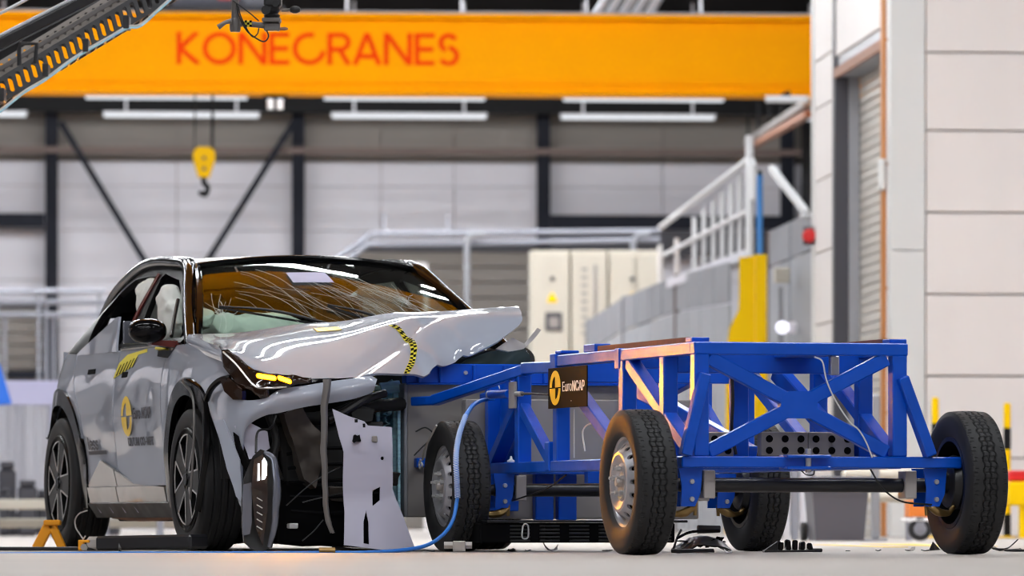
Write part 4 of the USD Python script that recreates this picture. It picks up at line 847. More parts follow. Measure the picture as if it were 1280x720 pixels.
# dark body shell, floor, bulkheads
part(CA, 'underbody', cat_([box(-3.35, .25, -.80, .80, .20, .30, .02), box(-3.35, -2.2, -.46, .46, .3, .62), box(-.36, -.30, -.80, .80, .3, 1.04)]), 'car_inner', kind=None)
for s in (-1, 1): part(CA, 'door_lining', box(-2.25, -.4, s*.80-.02, s*.80+.02, .3, 1.03), 'car_inner')
part(CA, 'boot_floor', box(-3.3, -2.3, -.62, .62, .62, .98, .04), 'seat_fabric')
part(CA, 'tailgate', grid([[(-3.48+.20*max(0,z-1.0), b, z) for b in np.linspace(-.72, .72, 7)] for z in np.linspace(.35, 1.10, 7)], .02), 'car_grey'); part(CA, 'tail_glass', grid([[(-3.45+.45*t, b*(1-.2*t), 1.10+.20*t) for b in np.linspace(-.62,.62,5)] for t in (0,.5,1)], .01), 'car_black')
part(CA, 'tail_lamp', box(-3.40, -3.28, -.70, -.62, .99, 1.06, .015), 'red_trim')
part(CA, 'exhaust_bracket', tube([(-2.4,-.7,.18),(-1.6,-.75,.165),(-.8,-.72,.175),(-.55,-.7,.18)], .016, 8), 'rusty', label='rusty pipe under the sill'); part(CA, 'battery_tray', box(-2.3,-1.5,-.7,.5,.15,.22,.01), 'car_inner')
part(CA, 'sill_wire', tube([np.array(p) for p in [(-2.174,-0.9,0.208),(-2.355,-0.9,0.191),(-2.447,-0.9,0.157),(-2.428,-0.9,0.113),(-2.337,-0.9,0.079),(-2.264,-0.9,0.053)]], .0035, 6), 'cable_white')
# roof, rails, pillars, window frames
roof = [[(a, b*(rail_w(a)), roof_z(a)+float(np.interp(a,[-1.55,-1.05],[.014,.050]))*(1-abs(b)**2.2)) for b in np.linspace(-1, 1, 15)] for a in np.linspace(-1.03, -3.05, 22)]
part(CA, 'roof', shell(*(lambda g: (np.array(g.vertices), np.array(g.faces)))(grid(roof)), .015), 'car_black')
for s in (-1, 1):
    pts = [(a, s*(rail_w(a)+.012), roof_z(a)+.004) for a in (-.22,-.45,-.75,-1.06,-1.35,-1.69,-2.03,-2.38,-2.74,-3.02,-3.3)]
    pts[0] = (-.22, s*.84, 1.045)
    part(CA, 'roof_rail', tube(pts, [.032,.034,.034,.034,.03,.028,.028,.03,.03,.03,.028], 12, per=5), 'car_black')
    part(CA, 'rail_seam', tube([np.array(p)+(.02, -s*.035, .022) for p in pts[1:]], .009, 6, per=5), 'car_black')
    outline = Polygon([(-.36,1.062),(-.36,1.10)]+[(a, roof_z(a)-.012) for a in np.linspace(-.5,-3.2,30)]+[(-3.22,1.15),(-3.1,1.09),(-2.56,1.064)])
    win_f = Polygon([(-.42,1.10),(-1.12,1.40),(-1.42,1.445),(-1.46,1.43),(-1.36,1.21),(-1.31,1.10)]).buffer(.012)
    win_r = Polygon([(-1.60,1.10),(-1.57,1.44),(-2.1,1.44),(-2.48,1.375),(-2.62,1.28),(-2.42,1.12)]).buffer(.012)
    fr = side_panel('window_frame', outline.difference(win_f).difference(win_r), 'frame_black', .0, .045, .03, s)
    if s < 0:
        part(CA, 'pillar_strip', tube([lift_s(-1.555, 1.10, .006), lift_s(-1.545, 1.28, .006), lift_s(-1.53, 1.46, .004)], .010, 8), 'red_trim'); part(CA, 'window_bar', tube([lift_s(-.62, 1.10, 0), lift_s(-.78, 1.20, 0), lift_s(-.92, 1.30, 0)], .010, 8), 'car_plastic')
    
    if s > 0: side_panel('side_window', win_f.buffer(.01), 'side_glass', -.018, .08, .003, s); side_panel('side_window', win_r.buffer(.01), 'side_glass', -.018, .08, .003, s)
part(CA, 'belt_trim', tube([lift_s(a, 1.06, .004) for a in (-.45,-.9,-1.3,-1.56)], .010, 8), 'car_black')
# windscreen
def ws(t, b):                                           # t from the cowl to the roof, b across in -1..1
    hb = np.array([-1.035+.06*(1-b*b), b*.60, 1.476+.048*(1-b*b)]); cb = np.array([-.28+.22*(1-b*b), b*.80, 1.045+.015*(1-b*b)])
    p = cb*(1-t)+hb*t; p = p + np.array([.10, 0, .085])*math.sin(math.pi*t)*.42
    return p
WSg = [[ws(t, b) for b in np.linspace(-1, 1, 25)] for t in np.linspace(0, 1, 13)]
V = grid(WSg); V.invert(); part(CA, 'windscreen', shell(np.array(V.vertices), np.array(V.faces), .005), 'windscreen', smooth=True)
wsn = lambda t, b, off=.006: ws(t, b) + off*np.array([.43,0,.90])
WP = Thing(CA.path+'/windscreen', CAR, CA.base)
g = np.random.default_rng(5)
for k in range(34):                                     # long cracks that sweep down to the car's left
    b = g.uniform(-.75, .35); t = g.uniform(.45, .85); db = g.uniform(.25, .75); tt = [wsn(t-(t-.12)*s**1.3*g.uniform(.75,1), min(.97, b+db*s), .005) for s in np.linspace(0, 1, 7)]
    part(WP, 'crack', tube(tt, (.0005 if k % 4 else .0008), 4, per=4), 'crack_white')
for k in range(46):
    c = np.array((.30, -.86)) if k < 24 else np.array((.42, .52)); r = g.uniform(.05, .32); a = g.uniform(0, 2*math.pi); q0 = c+.02*g.normal(size=2); q1 = c+r*np.array([math.sin(a)*.8, math.cos(a)*.45]); q1 = np.clip(q1, [.03,-.97], [.9,.9])
    part(WP, 'crack', tube([wsn(*q0, .005), wsn(*((q0+q1)/2+.015*g.normal(size=2)), .005), wsn(*q1, .005)], .0006, 4, per=3), 'crack_white')
sh = [[wsn(t, b, .0045) for b in np.linspace(-.95, .95, 20)] for t in (.0, .03)]
part(CA, 'header_trim', tube([wsn(1.0, b, .008) for b in np.linspace(-1, 1, 15)], .014, 8), 'car_black'); part(CA, 'cowl', grid([[ws(0, b)+np.array([dx, 0, dz]) for b in np.linspace(-1,1,15)] for dx, dz in ((.10,-.03),(-.02,-.01))], .01), 'car_plastic')
for s in (-1, 1): part(CA, 'pillar_trim', tube([wsn(t, s*.985, .004) for t in np.linspace(-.02, 1, 8)], .019, 8), 'car_black')
part(CA, 'paper_sheet', grid([[wsn(t, b+.10*(.76-t), .006) for b in np.linspace(-.30, .02, 6)] for t in np.linspace(.62, .76, 4)], .002), 'lilac_wall', label='pale paper sheet stuck on the windscreen')
for nm, u0, u1 in (('a', (.35,-.86), (.12,-.12)), ('b', (.33,-.12), (.10,.36))):
    w = part(CA, 'wiper', tube([wsn(*u0, .02), wsn(.5*(u0[0]+u1[0])+.015, .5*(u0[1]+u1[1]), .03), wsn(*u1, .022)], [.004,.008,.007], 8), 'cable_black')
    part(w, 'blade', beam(wsn(*u0, .011), wsn(*u1, .011), .006, .012, .001), 'rubber')
# interior
part(CA, 'dashboard', trimesh.convex.convex_hull(np.array([(a, b, z) for b in (-.74, .74) for a, z in ((-.30,.72),(-.30,.99),(-.55,1.01),(-.72,.92),(-.70,.72))])), 'car_inner')
def pillow(c, r, seed, amp=.03):
    m = trimesh.creation.icosphere(4); v = m.vertices; v = np.sign(v)*np.abs(v)**.8*np.array(r)+np.array(c); return crumpled(trimesh.Trimesh(v, m.faces, process=False), amp, 9, seed)
part(CA, 'airbag', pillow((-.74,-.36,1.15), (.15,.27,.085), 1, .05), 'airbag', label='inflated airbag over the dashboard')
part(CA, 'airbag', pillow((-.58,-.68,1.19), (.06,.06,.06), 2, .03), 'airbag', label='white airbag fold by the windscreen pillar'); part(CA, 'airbag', pillow([(-1.203,-0.69,1.247)][0], (.12,.055,.155), 3, .03), 'airbag', label='white curtain airbag in the front window')
part(CA, 'airbag', pillow([(-1.719,-0.67,1.325)][0], (.15,.06,.12), 4, .03), 'airbag', label='white curtain airbag in the rear window')
for b in (-.38, .38):
    s = part(CA, 'seat', cat_([trimesh.convex.convex_hull(np.array([(x, b+y, z) for y in (-.23,.23) for x, z in ((-1.40,.55),(-1.52,.55),(-1.78,1.12),(-1.66,1.14))])), box(-1.5,-.95,b-.24,b+.24,.45,.6,.04)]), 'seat_fabric'); part(s, 'headrest', box(-1.80,-1.68,b-.13,b+.13,1.17,1.36,.04), 'seat_fabric')
part(CA, 'rear_bench', trimesh.convex.convex_hull(np.array([(x, y, z) for y in (-.62,.62) for x, z in ((-2.2,.5),(-2.36,.5),(-2.62,1.10),(-2.50,1.14))])), 'seat_fabric')
part(CA, 'steering_wheel', lathe([(.165,-.014),(.18,0),(.165,.014),(.15,0),(.165,-.014)], 'x', 30, (0,0,0)).apply_transform(trimesh.transformations.rotation_matrix(.35,[0,1,0])).apply_translation((-.95,.36,1.0)), 'car_inner')
# door mirror
mi = part(CA, 'door_mirror', trimesh.Trimesh(*(lambda m: (np.sign(m.vertices)*np.abs(m.vertices)**.85*np.array((.075,.098,.064))+np.array((-.48,-1.0,1.122)), m.faces))(trimesh.creation.icosphere(4)), process=False), 'car_black', label='glossy black door mirror')
part(mi, 'mirror_glass', box(-.595, -.575, -1.10, -.91, 1.06, 1.175, .008), 'lamp_clear'); part(mi, 'mirror_foot', trimesh.convex.convex_hull(np.array([(-.55,-.98,1.05),(-.47,-.98,1.05),(-.60,-.85,1.035),(-.42,-.85,1.035),(-.55,-.98,1.075),(-.47,-.98,1.075),(-.6,-.84,1.07),(-.42,-.84,1.07)])), 'red_trim')
side_panel('mirror_patch', Polygon([(-.76,1.05),(-.40,1.05),(-.52,.985),(-.74,1.0)]), 'car_black', .003, .05, .006)
part(CA, 'side_indicator', tube([lift_s(-.78,1.043,.01), lift_s(-.60,1.040,.012)], .008, 8, spline=False), 'tape_yellow', label='small amber side indicator')
# stickers on the side
def decal(poly_or_mesh, m, name, to=None, off=.0022, label=None):
    if isinstance(poly_or_mesh, trimesh.Trimesh): v, f = poly_or_mesh.vertices, poly_or_mesh.faces
    P = np.array([lift_s(p[0], p[1], off+p[2]) for p in v]); return part(to or CA, name, trimesh.Trimesh(P, f, process=False), m, label, smooth=False)
def flat(poly, d=.0006):
    V, Fc = tri2d(poly, .03); N = len(V); V3 = np.c_[V, np.full(N, d)]; return trimesh.Trimesh(V3, Fc, process=False)
tp_ = decal(flat(Polygon([(-1.54,.985),(-1.40,1.028),(-1.0,1.047),(-.98,1.03),(-1.16,1.02),(-1.22,.96),(-1.60,.905)])), 'tape_yellow', 'marker_tape', label='yellow marker tape with black strokes')
for k in range(6):
    x = -1.55+.065*k; decal(flat(Polygon([(x,.918+.007*k),(x+.025,.919+.007*k),(x+.08,.975+.007*k),(x+.06,.975+.007*k)])), 'hole_black', 'stroke', tp_, .0036)
em = affinity.translate(affinity.scale(ncap_mark(.105), 1.0, 1.0, origin=(0,0)), -1.28, .70)
disc = decal(flat(em), 'sign_yellow', 'emblem', label='round yellow emblem on the front door')
t_ = text_flat('Euro NCAP', .055, True, .0015, .36); t_.apply_translation((-1.15,.685,0)); decal(t_, 'dark_grey', 'lettering', label='dark door lettering Euro NCAP')
t_ = text_flat('DATUM CO-MPT', .042, True, .0015, .52); t_.apply_translation((-1.30,.545,0)); decal(t_, 'dark_grey', 'lettering', label='dark line of door lettering')
t_ = text_flat('less', .065, True, .0015, .22); t_.apply_translation((-2.20,.535,0)); decal(t_, 'dark_grey', 'lettering', label='dark lettering on the rear door'); decal(flat(Polygon([(-2.2,.508),(-1.80,.508),(-1.80,.528),(-2.2,.528)])), 'dark_grey', 'underline')
# bonnet: a buckled sheet
hood_px = [[(-0.22,-0.858,1.041),(-0.22,-0.85,1.098),(-0.2,-0.587,1.11),(-0.15,-0.263,1.156),(-0.1,0.02,1.188),(0,0.288,1.214),(0.08,0.562,1.233),(0.12,0.798,1.247)],
           [(0.2,-0.882,0.984),(0.2,-0.874,1.048),(0.2,-0.604,1.059),(0.2,-0.3,1.09),(0.2,-0.027,1.113),(0.22,0.263,1.152),(0.24,0.545,1.195),(0.25,0.772,1.201)],
           [(0.58,-0.892,0.938),(0.58,-0.886,0.997),(0.55,-0.644,0.965),(0.5,-0.345,0.989),(0.46,-0.083,1.004),(0.42,0.201,1.032),(0.36,0.515,1.093),(0.3,0.747,1.15)],
           [(0.6,-0.879,0.926),(0.74,-0.77,0.896),(0.8,-0.648,0.864),(0.82,-0.458,0.853),(0.76,-0.185,0.876),(0.62,0.098,0.894),(0.46,0.378,0.96),(0.38,0.602,1.057)]]
H_ = spread([r[1:] for r in hood_px], 40, 60)
fold = lambda P: P + np.array([0,0,1.0])*(.010*np.sin(P[...,1:2]*9+P[...,0:1]*5)*np.exp(-((P[...,1:2]-.05)/.35)**2) - .028*np.exp(-((P[...,1:2]+P[...,0:1]*.9-.42)/.05)**2)*(P[...,0:1] > .15)
    + .030*np.exp(-((P[...,1:2]-P[...,0:1]*.6+.10)/.045)**2)*np.clip((P[...,0:1]-.35)*4, 0, 1) - .03*np.exp(-((P[...,1:2]-P[...,0:1]*.3+.02)/.05)**2)*np.clip((P[...,0:1]-.4)*4, 0, 1)
    + .02*np.exp(-((P[...,1:2]-.28-P[...,0:1]*.25)/.03)**2)*np.clip((P[...,0:1]-.2)*5, 0, 1))
H_ = fold(H_)
hm = grid(H_); 
if np.mean(np.cross(H_[1:,:-1]-H_[:-1,:-1], H_[:-1,1:]-H_[:-1,:-1])[...,2]) < 0: hm.invert()
bo = part(CA, 'bonnet', shell(np.array(hm.vertices), np.array(hm.faces), .012), 'car_grey', smooth=40, label='buckled grey bonnet')
flank = spread([[np.array(r[0]), np.array(r[0])*.5+np.array(r[1])*.5+np.array((0,-.012,0)), np.array(r[1])] for r in hood_px[:3]], 20, 6)
part(CA, 'bonnet_flank', grid(flank, .01), 'car_grey', label='turned-down side edge of the bonnet')
def on_hood(i, j, off=.004):
    i0, j0 = min(int(i), H_.shape[0]-2), min(int(j), H_.shape[1]-2); fi, fj = i-i0, j-j0
    p = H_[i0,j0]*(1-fi)*(1-fj)+H_[i0+1,j0]*fi*(1-fj)+H_[i0,j0+1]*(1-fi)*fj+H_[i0+1,j0+1]*fi*fj
    n = np.cross(H_[i0+1,j0]-H_[i0,j0], H_[i0,j0+1]-H_[i0,j0]); n /= np.linalg.norm(n); n *= np.sign(n[2]) if abs(n[2]) > 1e-6 else 1; return p+n*off
path = [(13,33.8),(19,36.0),(26,37.4),(33,37.6),(39,37.2)]
pp = smooth_path(np.array([(a,b,0) for a,b in path]), 8)[:, :2]
tpn = part(bo, 'marker_tape', grid([[on_hood(i, j+w) for w in (-.6,0,.6)] for i, j in pp], .001), 'tape_yellow', label='yellow and black chequered marker tape')
for k in range(0, len(pp)-1):
    w0 = -.55 if k % 2 else 0; q = [[on_hood(pp[k+a][0], pp[k+a][1]+w, .0062) for w in (w0, w0+.55)] for a in (0, 1)]; part(tpn, 'black_square', grid(q, .0008), 'hole_black', smooth=False)
part(bo, 'yellow_patch', grid([[on_hood(i, j, .005) for j in np.linspace(20.2, 24.8, 6)] for i in (6.5, 8.5, 10.5)], .002), 'sign_yellow', label='small yellow sticker patch')
part(bo, 'bracket', tube([np.array(p) for p in [(0.52,-0.886,1.015),(0.58,-0.886,0.986)]], .006, 6, spline=False), 'cable_black')
# torn hinge and trim standing up at the far end of the bonnet
sheet = lambda pts, m, name, t=.006, label=None, amp=.012, sc=9, seed=0, to=None: part(to or CA, name, crumpled(pts, amp, sc, seed), m, label, smooth=30)
def plate_at(pts3, thick=.006, res=.04, bow=.0):
    """A bent sheet whose rim runs through the given points."""
    p = np.array(pts3); c = p.mean(0); u_, s_, vt = np.linalg.svd(p-c); ux, uy = vt[0], vt[1]
    n = np.cross(ux, uy); 
    if n[0] < 0: uy = -uy; n = -n
    q = Polygon(np.stack([(p-c)@ux, (p-c)@uy], 1)); q = q if q.is_valid else q.buffer(0); off = (p-c)@n; A = np.stack([(p-c)@ux, (p-c)@uy], 1)
    def lift(x, y):
        d = np.hypot(A[:,0]-x, A[:,1]-y)+1e-4; w = 1/d**2; return c+x*ux+y*uy+n*((w*off).sum()/w.sum()+bow*(1-min(1, d.min()/.15)))
    return panel(q, lift, res, thick, n)
part(CA, 'hinge_arm', crumpled(plate_at([(0.3,0.62,1.023),(0.3,0.705,1.081),(0.28,0.78,1.05),(0.28,0.814,1.091),(0.26,0.85,1.132),(0.26,0.872,1.12),(0.28,0.831,1.075),(0.3,0.769,1.025),(0.32,0.681,1.007)], .012), .006, 15, 2), 'trolley_steel', label='torn light metal bracket under the bonnet corner')
part(CA, 'torn_fender', crumpled(plate_at([(0.3,0.407,0.94),(0.3,0.577,1.007),(0.22,0.795,1.035),(0.15,0.848,0.997),(0.1,0.873,0.941),(0.25,0.423,0.918)], .01, .04), .02, 12, 3), 'car_plastic', label='crumpled dark fender remains'); part(CA, 'torn_strip', crumpled(plate_at([(0.12,0.815,1.014),(0.12,0.841,1.022),(0.12,0.866,0.941),(0.12,0.832,0.941)], .006), .006, 12, 4), 'primer_grey')
part(CA, 'far_tyre_arch', tube([np.array(p) for p in [(0,0.837,0.927),(-0.02,0.904,0.953),(-0.05,0.914,1.003),(-0.1,0.878,1.037)]], .02, 8), 'car_inner')
# engine bay: dark mass, ducts, crash can, condensers
part(CA, 'engine_block', crumpled(cat_([box(-.28, .25, -.62, -.34, .24, .84, .03), box(.3, .66, -.60, -.12, .20, .62, .03)]).subdivide().subdivide(), .05, 5, 6), 'car_inner')
part(CA, 'crash_can', crumpled(plate_at([(0.78,-0.643,0.675),(0.76,-0.547,0.708),(0.76,-0.44,0.57),(0.78,-0.438,0.452),(0.8,-0.485,0.306),(0.8,-0.542,0.353),(0.78,-0.585,0.51)], .06, .03, .03), .012, 14, 7), 'car_metal', label='bent brown metal crash can')
part(CA, 'bumper_beam', crumpled(tube([np.array(p) for p in [(0.6,-0.641,0.655),(0.6,-0.394,0.656),(0.55,-0.173,0.706),(0.4,0.081,0.738)]], [.03,.04,.04,.03], 10), .02, 9, 8), 'car_inner')
part(CA, 'pipe', tube([np.array(p) for p in [(0.84,-0.635,0.227),(0.86,-0.551,0.305),(0.86,-0.461,0.368),(0.84,-0.361,0.416)]], .003, 8), 'rig_dark'); part(CA, 'pipe', tube([np.array(p) for p in [(0.86,-0.559,0.242),(0.88,-0.467,0.266),(0.86,-0.305,0.298)]], .003, 8), 'rig_dark'); part(CA, 'pipe', tube([np.array(p) for p in [(0.88,-0.565,0.054),(0.88,-0.508,0.101),(0.86,-0.453,0.156)]], .003, 8), 'rig_dark')
for k, (u) in enumerate(range(5)): part(CA, 'grille_slat', tube([np.array((.80-.02*k, -.60, .20+.07*k)), np.array((.86-.02*k, -.4, .19+.08*k)), np.array((.82, -.12, .22+.07*k))], .010, 6), 'hole_black')
part(CA, 'undertray', crumpled(cat_([box(-.5, .62, -.66, .02, .04, .22, .02), box(.55, .70, -.62, -.2, .03, .35, .02)]).subdivide().subdivide(), .03, 6, 12), 'hole_black', label='black torn undertray hanging to the floor')
part(CA, 'radiator', crumpled(box(.55, .60, -.62, -.05, .16, .58, .004).subdivide().subdivide(), .03, 6, 9), 'hole_black'); part(CA, 'hose', tube([np.array(p) for p in [(0.7,-0.686,0.669),(0.72,-0.654,0.558),(0.74,-0.672,0.451),(0.74,-0.64,0.353)]], .02, 10), 'car_inner'); part(CA, 'hose', tube([np.array(p) for p in [(0.7,-0.382,0.65),(0.68,-0.294,0.691),(0.62,-0.173,0.752),(0.5,-0.033,0.788)]], .022, 10), 'car_plastic')
for k in range(9):
    g2 = np.random.default_rng(60+k); c = np.array((g2.uniform(.5,.72), g2.uniform(-.62,-.05), g2.uniform(.25,.78))); part(CA, 'broken_bracket', crumpled(box(c[0]-.03,c[0]+.03,c[1]-.06,c[1]+.06,c[2]-.03,c[2]+.04,.006).subdivide(), .03, 10, 70+k), ['car_plastic','car_metal','car_inner'][k % 3])
part(CA, 'bent_panel', crumpled(plate_at([(0.35,-0.009,0.847),(0.3,0.111,0.857),(0.3,0.137,0.801),(0.35,0.012,0.791)], .01), .01, 12, 3), 'honey_blue'); part(CA, 'bent_panel', crumpled(plate_at([(0.3,-0.015,0.8),(0.25,0.127,0.818),(0.22,0.153,0.742),(0.25,0.068,0.681)], .01), .012, 12, 5), 'honey_blue')
# headlamp unit on the car's right side
hl = part(CA, 'headlamp', plate_at([(0.6,-0.895,0.989),(0.62,-0.868,0.992),(0.68,-0.827,0.952),(0.78,-0.781,0.887),(0.86,-0.69,0.866),(0.9,-0.619,0.861),(0.92,-0.527,0.846),(0.92,-0.527,0.83),(0.9,-0.676,0.806),(0.86,-0.734,0.814),(0.86,-0.73,0.76),(0.84,-0.769,0.752),(0.8,-0.803,0.792),(0.72,-0.838,0.801),(0.64,-0.865,0.866),(0.61,-0.89,0.906)], .03, .03, .015), 'lens_dark', label='black headlamp cluster with lit amber indicator', smooth=70)
part(hl, 'edge_strip', crumpled(plate_at([(0.9,-0.619,0.857),(0.92,-0.487,0.85),(0.88,-0.188,0.869),(0.88,-0.188,0.857),(0.92,-0.487,0.831),(0.9,-0.619,0.822)], .012, .04), .003, 10, 2), 'car_black')
part(hl, 'lower_lobe', plate_at([(0.62,-0.909,0.85),(0.66,-0.879,0.857),(0.76,-0.833,0.8),(0.76,-0.833,0.745),(0.72,-0.867,0.746),(0.66,-0.895,0.786)], .03, .03, .01), 'lens_dark'); part(hl, 'seam_tube', tube([np.array(p) for p in [(0.42,-0.929,0.751),(0.5,-0.926,0.805),(0.58,-0.906,0.843),(0.66,-0.879,0.857)]], .016, 10), 'car_black')
part(hl, 'bezel', tube([np.array(p) for p in [(0.63,-0.899,0.984),(0.71,-0.852,0.919),(0.83,-0.795,0.815),(0.9,-0.741,0.802),(0.93,-0.66,0.806)]], .005, 6), 'wheel_cut')
ind = [(0.885,-0.802,0.86),(0.91,-0.732,0.849),(0.92,-0.706,0.849),(0.93,-0.66,0.833)]
for p, q_, h in ((ind[0], ind[1], .0095), (ind[2], ind[3], .009)):       # two flat LED windows that face forward
    p, q_ = np.array(p)+(.05,0,0), np.array(q_)+(.05,0,0); e = (q_-p)/np.linalg.norm(q_-p); fw = np.cross(e, (0,0,1.0)); fw = fw*np.sign(fw[0])/np.linalg.norm(fw); c0 = LineString([(0,0),(np.linalg.norm(q_-p),0)]).buffer(h)
    part(hl, 'indicator', extrude(c0, p, e, (0,0,1), .003), 'indicator_glow', label='lit amber indicator window', smooth=False); part(hl, 'indicator_hood', extrude(c0.buffer(.004).difference(c0.buffer(.0005)), p+fw*.004, e, (0,0,1), .022), 'amber_glow', label='glowing amber lens rim'); part(hl, 'indicator_back', extrude(c0.buffer(.006), p-fw*.010, e, (0,0,1), .014), 'lens_dark')
# bumper skin that wraps the corner, torn along its lower edge
def wrap_path(s):                                       # plan curve of the front corner, s in 0..1
    q = np.array([(.30,-.905),(.55,-.895),(.74,-.84),(.86,-.72),(.925,-.5),(.95,-.25),(.93,0.0),(.86,.16)]); pth = smooth_path(np.c_[q, np.zeros(len(q))], 10); i = s*(len(pth)-1); k = min(int(i), len(pth)-2); return pth[k]*(1-(i-k))+pth[k+1]*(i-k)
bump_px = [((258,492),(264,520)),((268,490),(278,560)),((280,488),(291,600)),((291,487),(302,632)),((302,499),(304,560)),((318,500),(309,534)),((332,497),(330,520)),((350,487),(350,516)),((380,482),(380,509)),((410,477),(412,504)),((440,473),(440,499)),((462,470),(462,492)),((471,474),(468,488))]
CORNER = [wrap_path(s) for s in np.linspace(0, 1, 240)]
def corner_point(u, v, lift=0.0):
    best = None
    for p in CORNER:
        w = CAR.world((p[0], p[1], 0)); uu = 640+7200*w[0]/w[1]
        if best is None or abs(uu-u) < best[0]: best = (abs(uu-u), p, w[1])
    return np.array([best[1][0]+lift, best[1][1], .148+(652-v)*best[2]/7200])
top_, bot_ = zip(*bump_px)
T_ = resample(smooth_path(np.array([corner_point(*p) for p in top_]), 6), 60); B_ = resample(smooth_path(np.array([corner_point(*p) for p in bot_]), 6), 60)
bs = [[T_[j]*(1-t)+B_[j]*t + np.array([.022, -.008, 0])*math.sin(math.pi*t) for j in range(60)] for t in np.linspace(0, 1, 10)]
bmesh = grid(bs); 
if np.mean(np.cross(np.array(bs)[1:,:-1]-np.array(bs)[:-1,:-1], np.array(bs)[:-1,1:]-np.array(bs)[:-1,:-1])[...,0]) < 0: bmesh.invert()
part(CA, 'bumper_skin', shell(np.array(bmesh.vertices), np.array(bmesh.faces), .008), 'car_grey', label='grey bumper skin torn off below the headlamp')
part(CA, 'bumper_tape', plate_at([(0.9,-0.223,0.849),(0.9,-0.198,0.857),(0.9,-0.206,0.786),(0.9,-0.227,0.782)], .002), 'tape_yellow')
part(CA, 'corner_blade', crumpled(plate_at([(0.74,-0.974,0.643),(0.77,-0.933,0.65),(0.84,-0.871,0.45),(0.86,-0.86,0.242),(0.84,-0.887,0.273),(0.8,-0.925,0.411)], .012, .04, .01), .004, 8, 3), 'car_grey', label='grey bumper corner blade')
part(CA, 'wing_support', crumpled(plate_at([(0.72,-0.871,0.62),(0.76,-0.8,0.635),(0.78,-0.716,0.588),(0.78,-0.7,0.51),(0.78,-0.773,0.462),(0.78,-0.806,0.454),(0.74,-0.831,0.541)], .01, .04), .012, 12, 4), 'primer_grey', label='pale inner wing support'); part(CA, 'corner_trim', crumpled(plate_at([(0.74,-0.88,0.588),(0.76,-0.857,0.568),(0.8,-0.811,0.431),(0.8,-0.819,0.383),(0.78,-0.855,0.438)], .012, .04), .01, 12, 5), 'car_black')
# hanging lower headlamp
hg = part(CA, 'hanging_lamp', crumpled(plate_at([(0.92,-0.828,0.468),(0.93,-0.79,0.5),(0.94,-0.744,0.484),(0.95,-0.715,0.429),(0.95,-0.703,0.312),(0.95,-0.715,0.156),(0.94,-0.736,0.023),(0.93,-0.782,0.003),(0.92,-0.836,0.015),(0.91,-0.874,0.046),(0.91,-0.882,0.195),(0.91,-0.874,0.351)], .05, .03, .02), .008, 16, 9), 'car_plastic', label='torn lower headlamp hanging down, its white light lit')
part(hg, 'lens', plate_at([(0.965,-0.836,0.452),(0.97,-0.793,0.476),(0.975,-0.77,0.429),(0.975,-0.77,0.195),(0.97,-0.793,0.031),(0.965,-0.828,0.117),(0.96,-0.847,0.312)], .012, .03, .02), 'lens_dark'); part(hg, 'lit_strip', plate_at([(0.998,-0.803,0.44),(1,-0.792,0.46),(1,-0.779,0.437),(1,-0.779,0.374),(1,-0.79,0.355),(0.998,-0.803,0.351)], .006, .03), 'day_light', label='lit white running light'); part(hg, 'lit_strip', plate_at([(0.996,-0.823,0.429),(0.997,-0.815,0.433),(0.997,-0.813,0.351),(0.996,-0.823,0.347)], .005, .03), 'day_light', label='thin lit white running light')
part(hg, 'housing_edge', crumpled(tube([np.array(p) for p in [(0.97,-0.785,0.488),(0.98,-0.739,0.449),(0.985,-0.725,0.312),(0.98,-0.739,0.117),(0.975,-0.762,0.023)]], [.01,.016,.02,.018,.01], 8), .006, 20, 3), 'lamp_clear'); part(hg, 'side_plate', crumpled(plate_at([(0.955,-0.886,0.331),(0.96,-0.847,0.343),(0.96,-0.843,0.195),(0.96,-0.851,0.086),(0.955,-0.89,0.078)], .01, .03), .006, 20, 5), 'lamp_clear')
for k in range(5): part(hg, 'reflector_rib', tube([np.array(p)+(0,0,-.035*k) for p in [(0.985,-0.826,0.265),(0.99,-0.799,0.249)]], .003, 6, spline=False), 'wheel_cut')
part(hg, 'clip', crumpled(box(.93,.97,-.66,-.61,.115,.14,.004), .006, 20, 6), 'bolt_steel'); part(hg, 'cable', tube([np.array(p) for p in [(0.93,-0.815,0.484),(0.85,-0.784,0.587),(0.8,-0.705,0.608),(0.75,-0.663,0.668)]], .006, 8), 'cable_black')
# hanging rubber strip, torn bumper face
st = [(1,-0.473,0.844),(1,-0.485,0.704),(1,-0.489,0.508),(1,-0.485,0.312),(1,-0.469,0.156),(1,-0.449,0.093)]
part(CA, 'hanging_strip', crumpled(grid([[np.array(p)+np.array([.012*math.sin(math.pi*t), .034*(t-.5)*(1.2-.5*i/40), 0]) for t in np.linspace(0,1,4)] for i, p in enumerate(smooth_path(st, 8))], .012), .006, 10, 4), 'rig_grey', label='dark grey rubber strip hanging from the bumper')
face = [(-0.445,0.701),(-0.368,0.666),(-0.286,0.639),(-0.269,0.619),(-0.146,0.612),(-0.146,0.305),(-0.105,0.195),(-0.044,0.014),(-0.212,0.01),(-0.408,0.034),(-0.396,0.195),(-0.4,0.352),(-0.396,0.489),(-0.417,0.568)]
fp_ = Polygon(face); hole = lambda u0, v0, w, h: sbox(u0-w/2, v0-h/2, u0+w/2, v0+h/2)
hp2 = [(-0.233,0.274),(-0.294,0.117),(-0.327,0.642),(-0.294,0.619),(-0.331,0.552),(-0.241,0.553),(-0.2,0.458)]
slot = Polygon([(hp2[0][0]-.02,hp2[0][1]-.05),(hp2[0][0]+.02,hp2[0][1]-.02),(hp2[0][0]+.022,hp2[0][1]+.045),(hp2[0][0]-.018,hp2[0][1]+.025)])
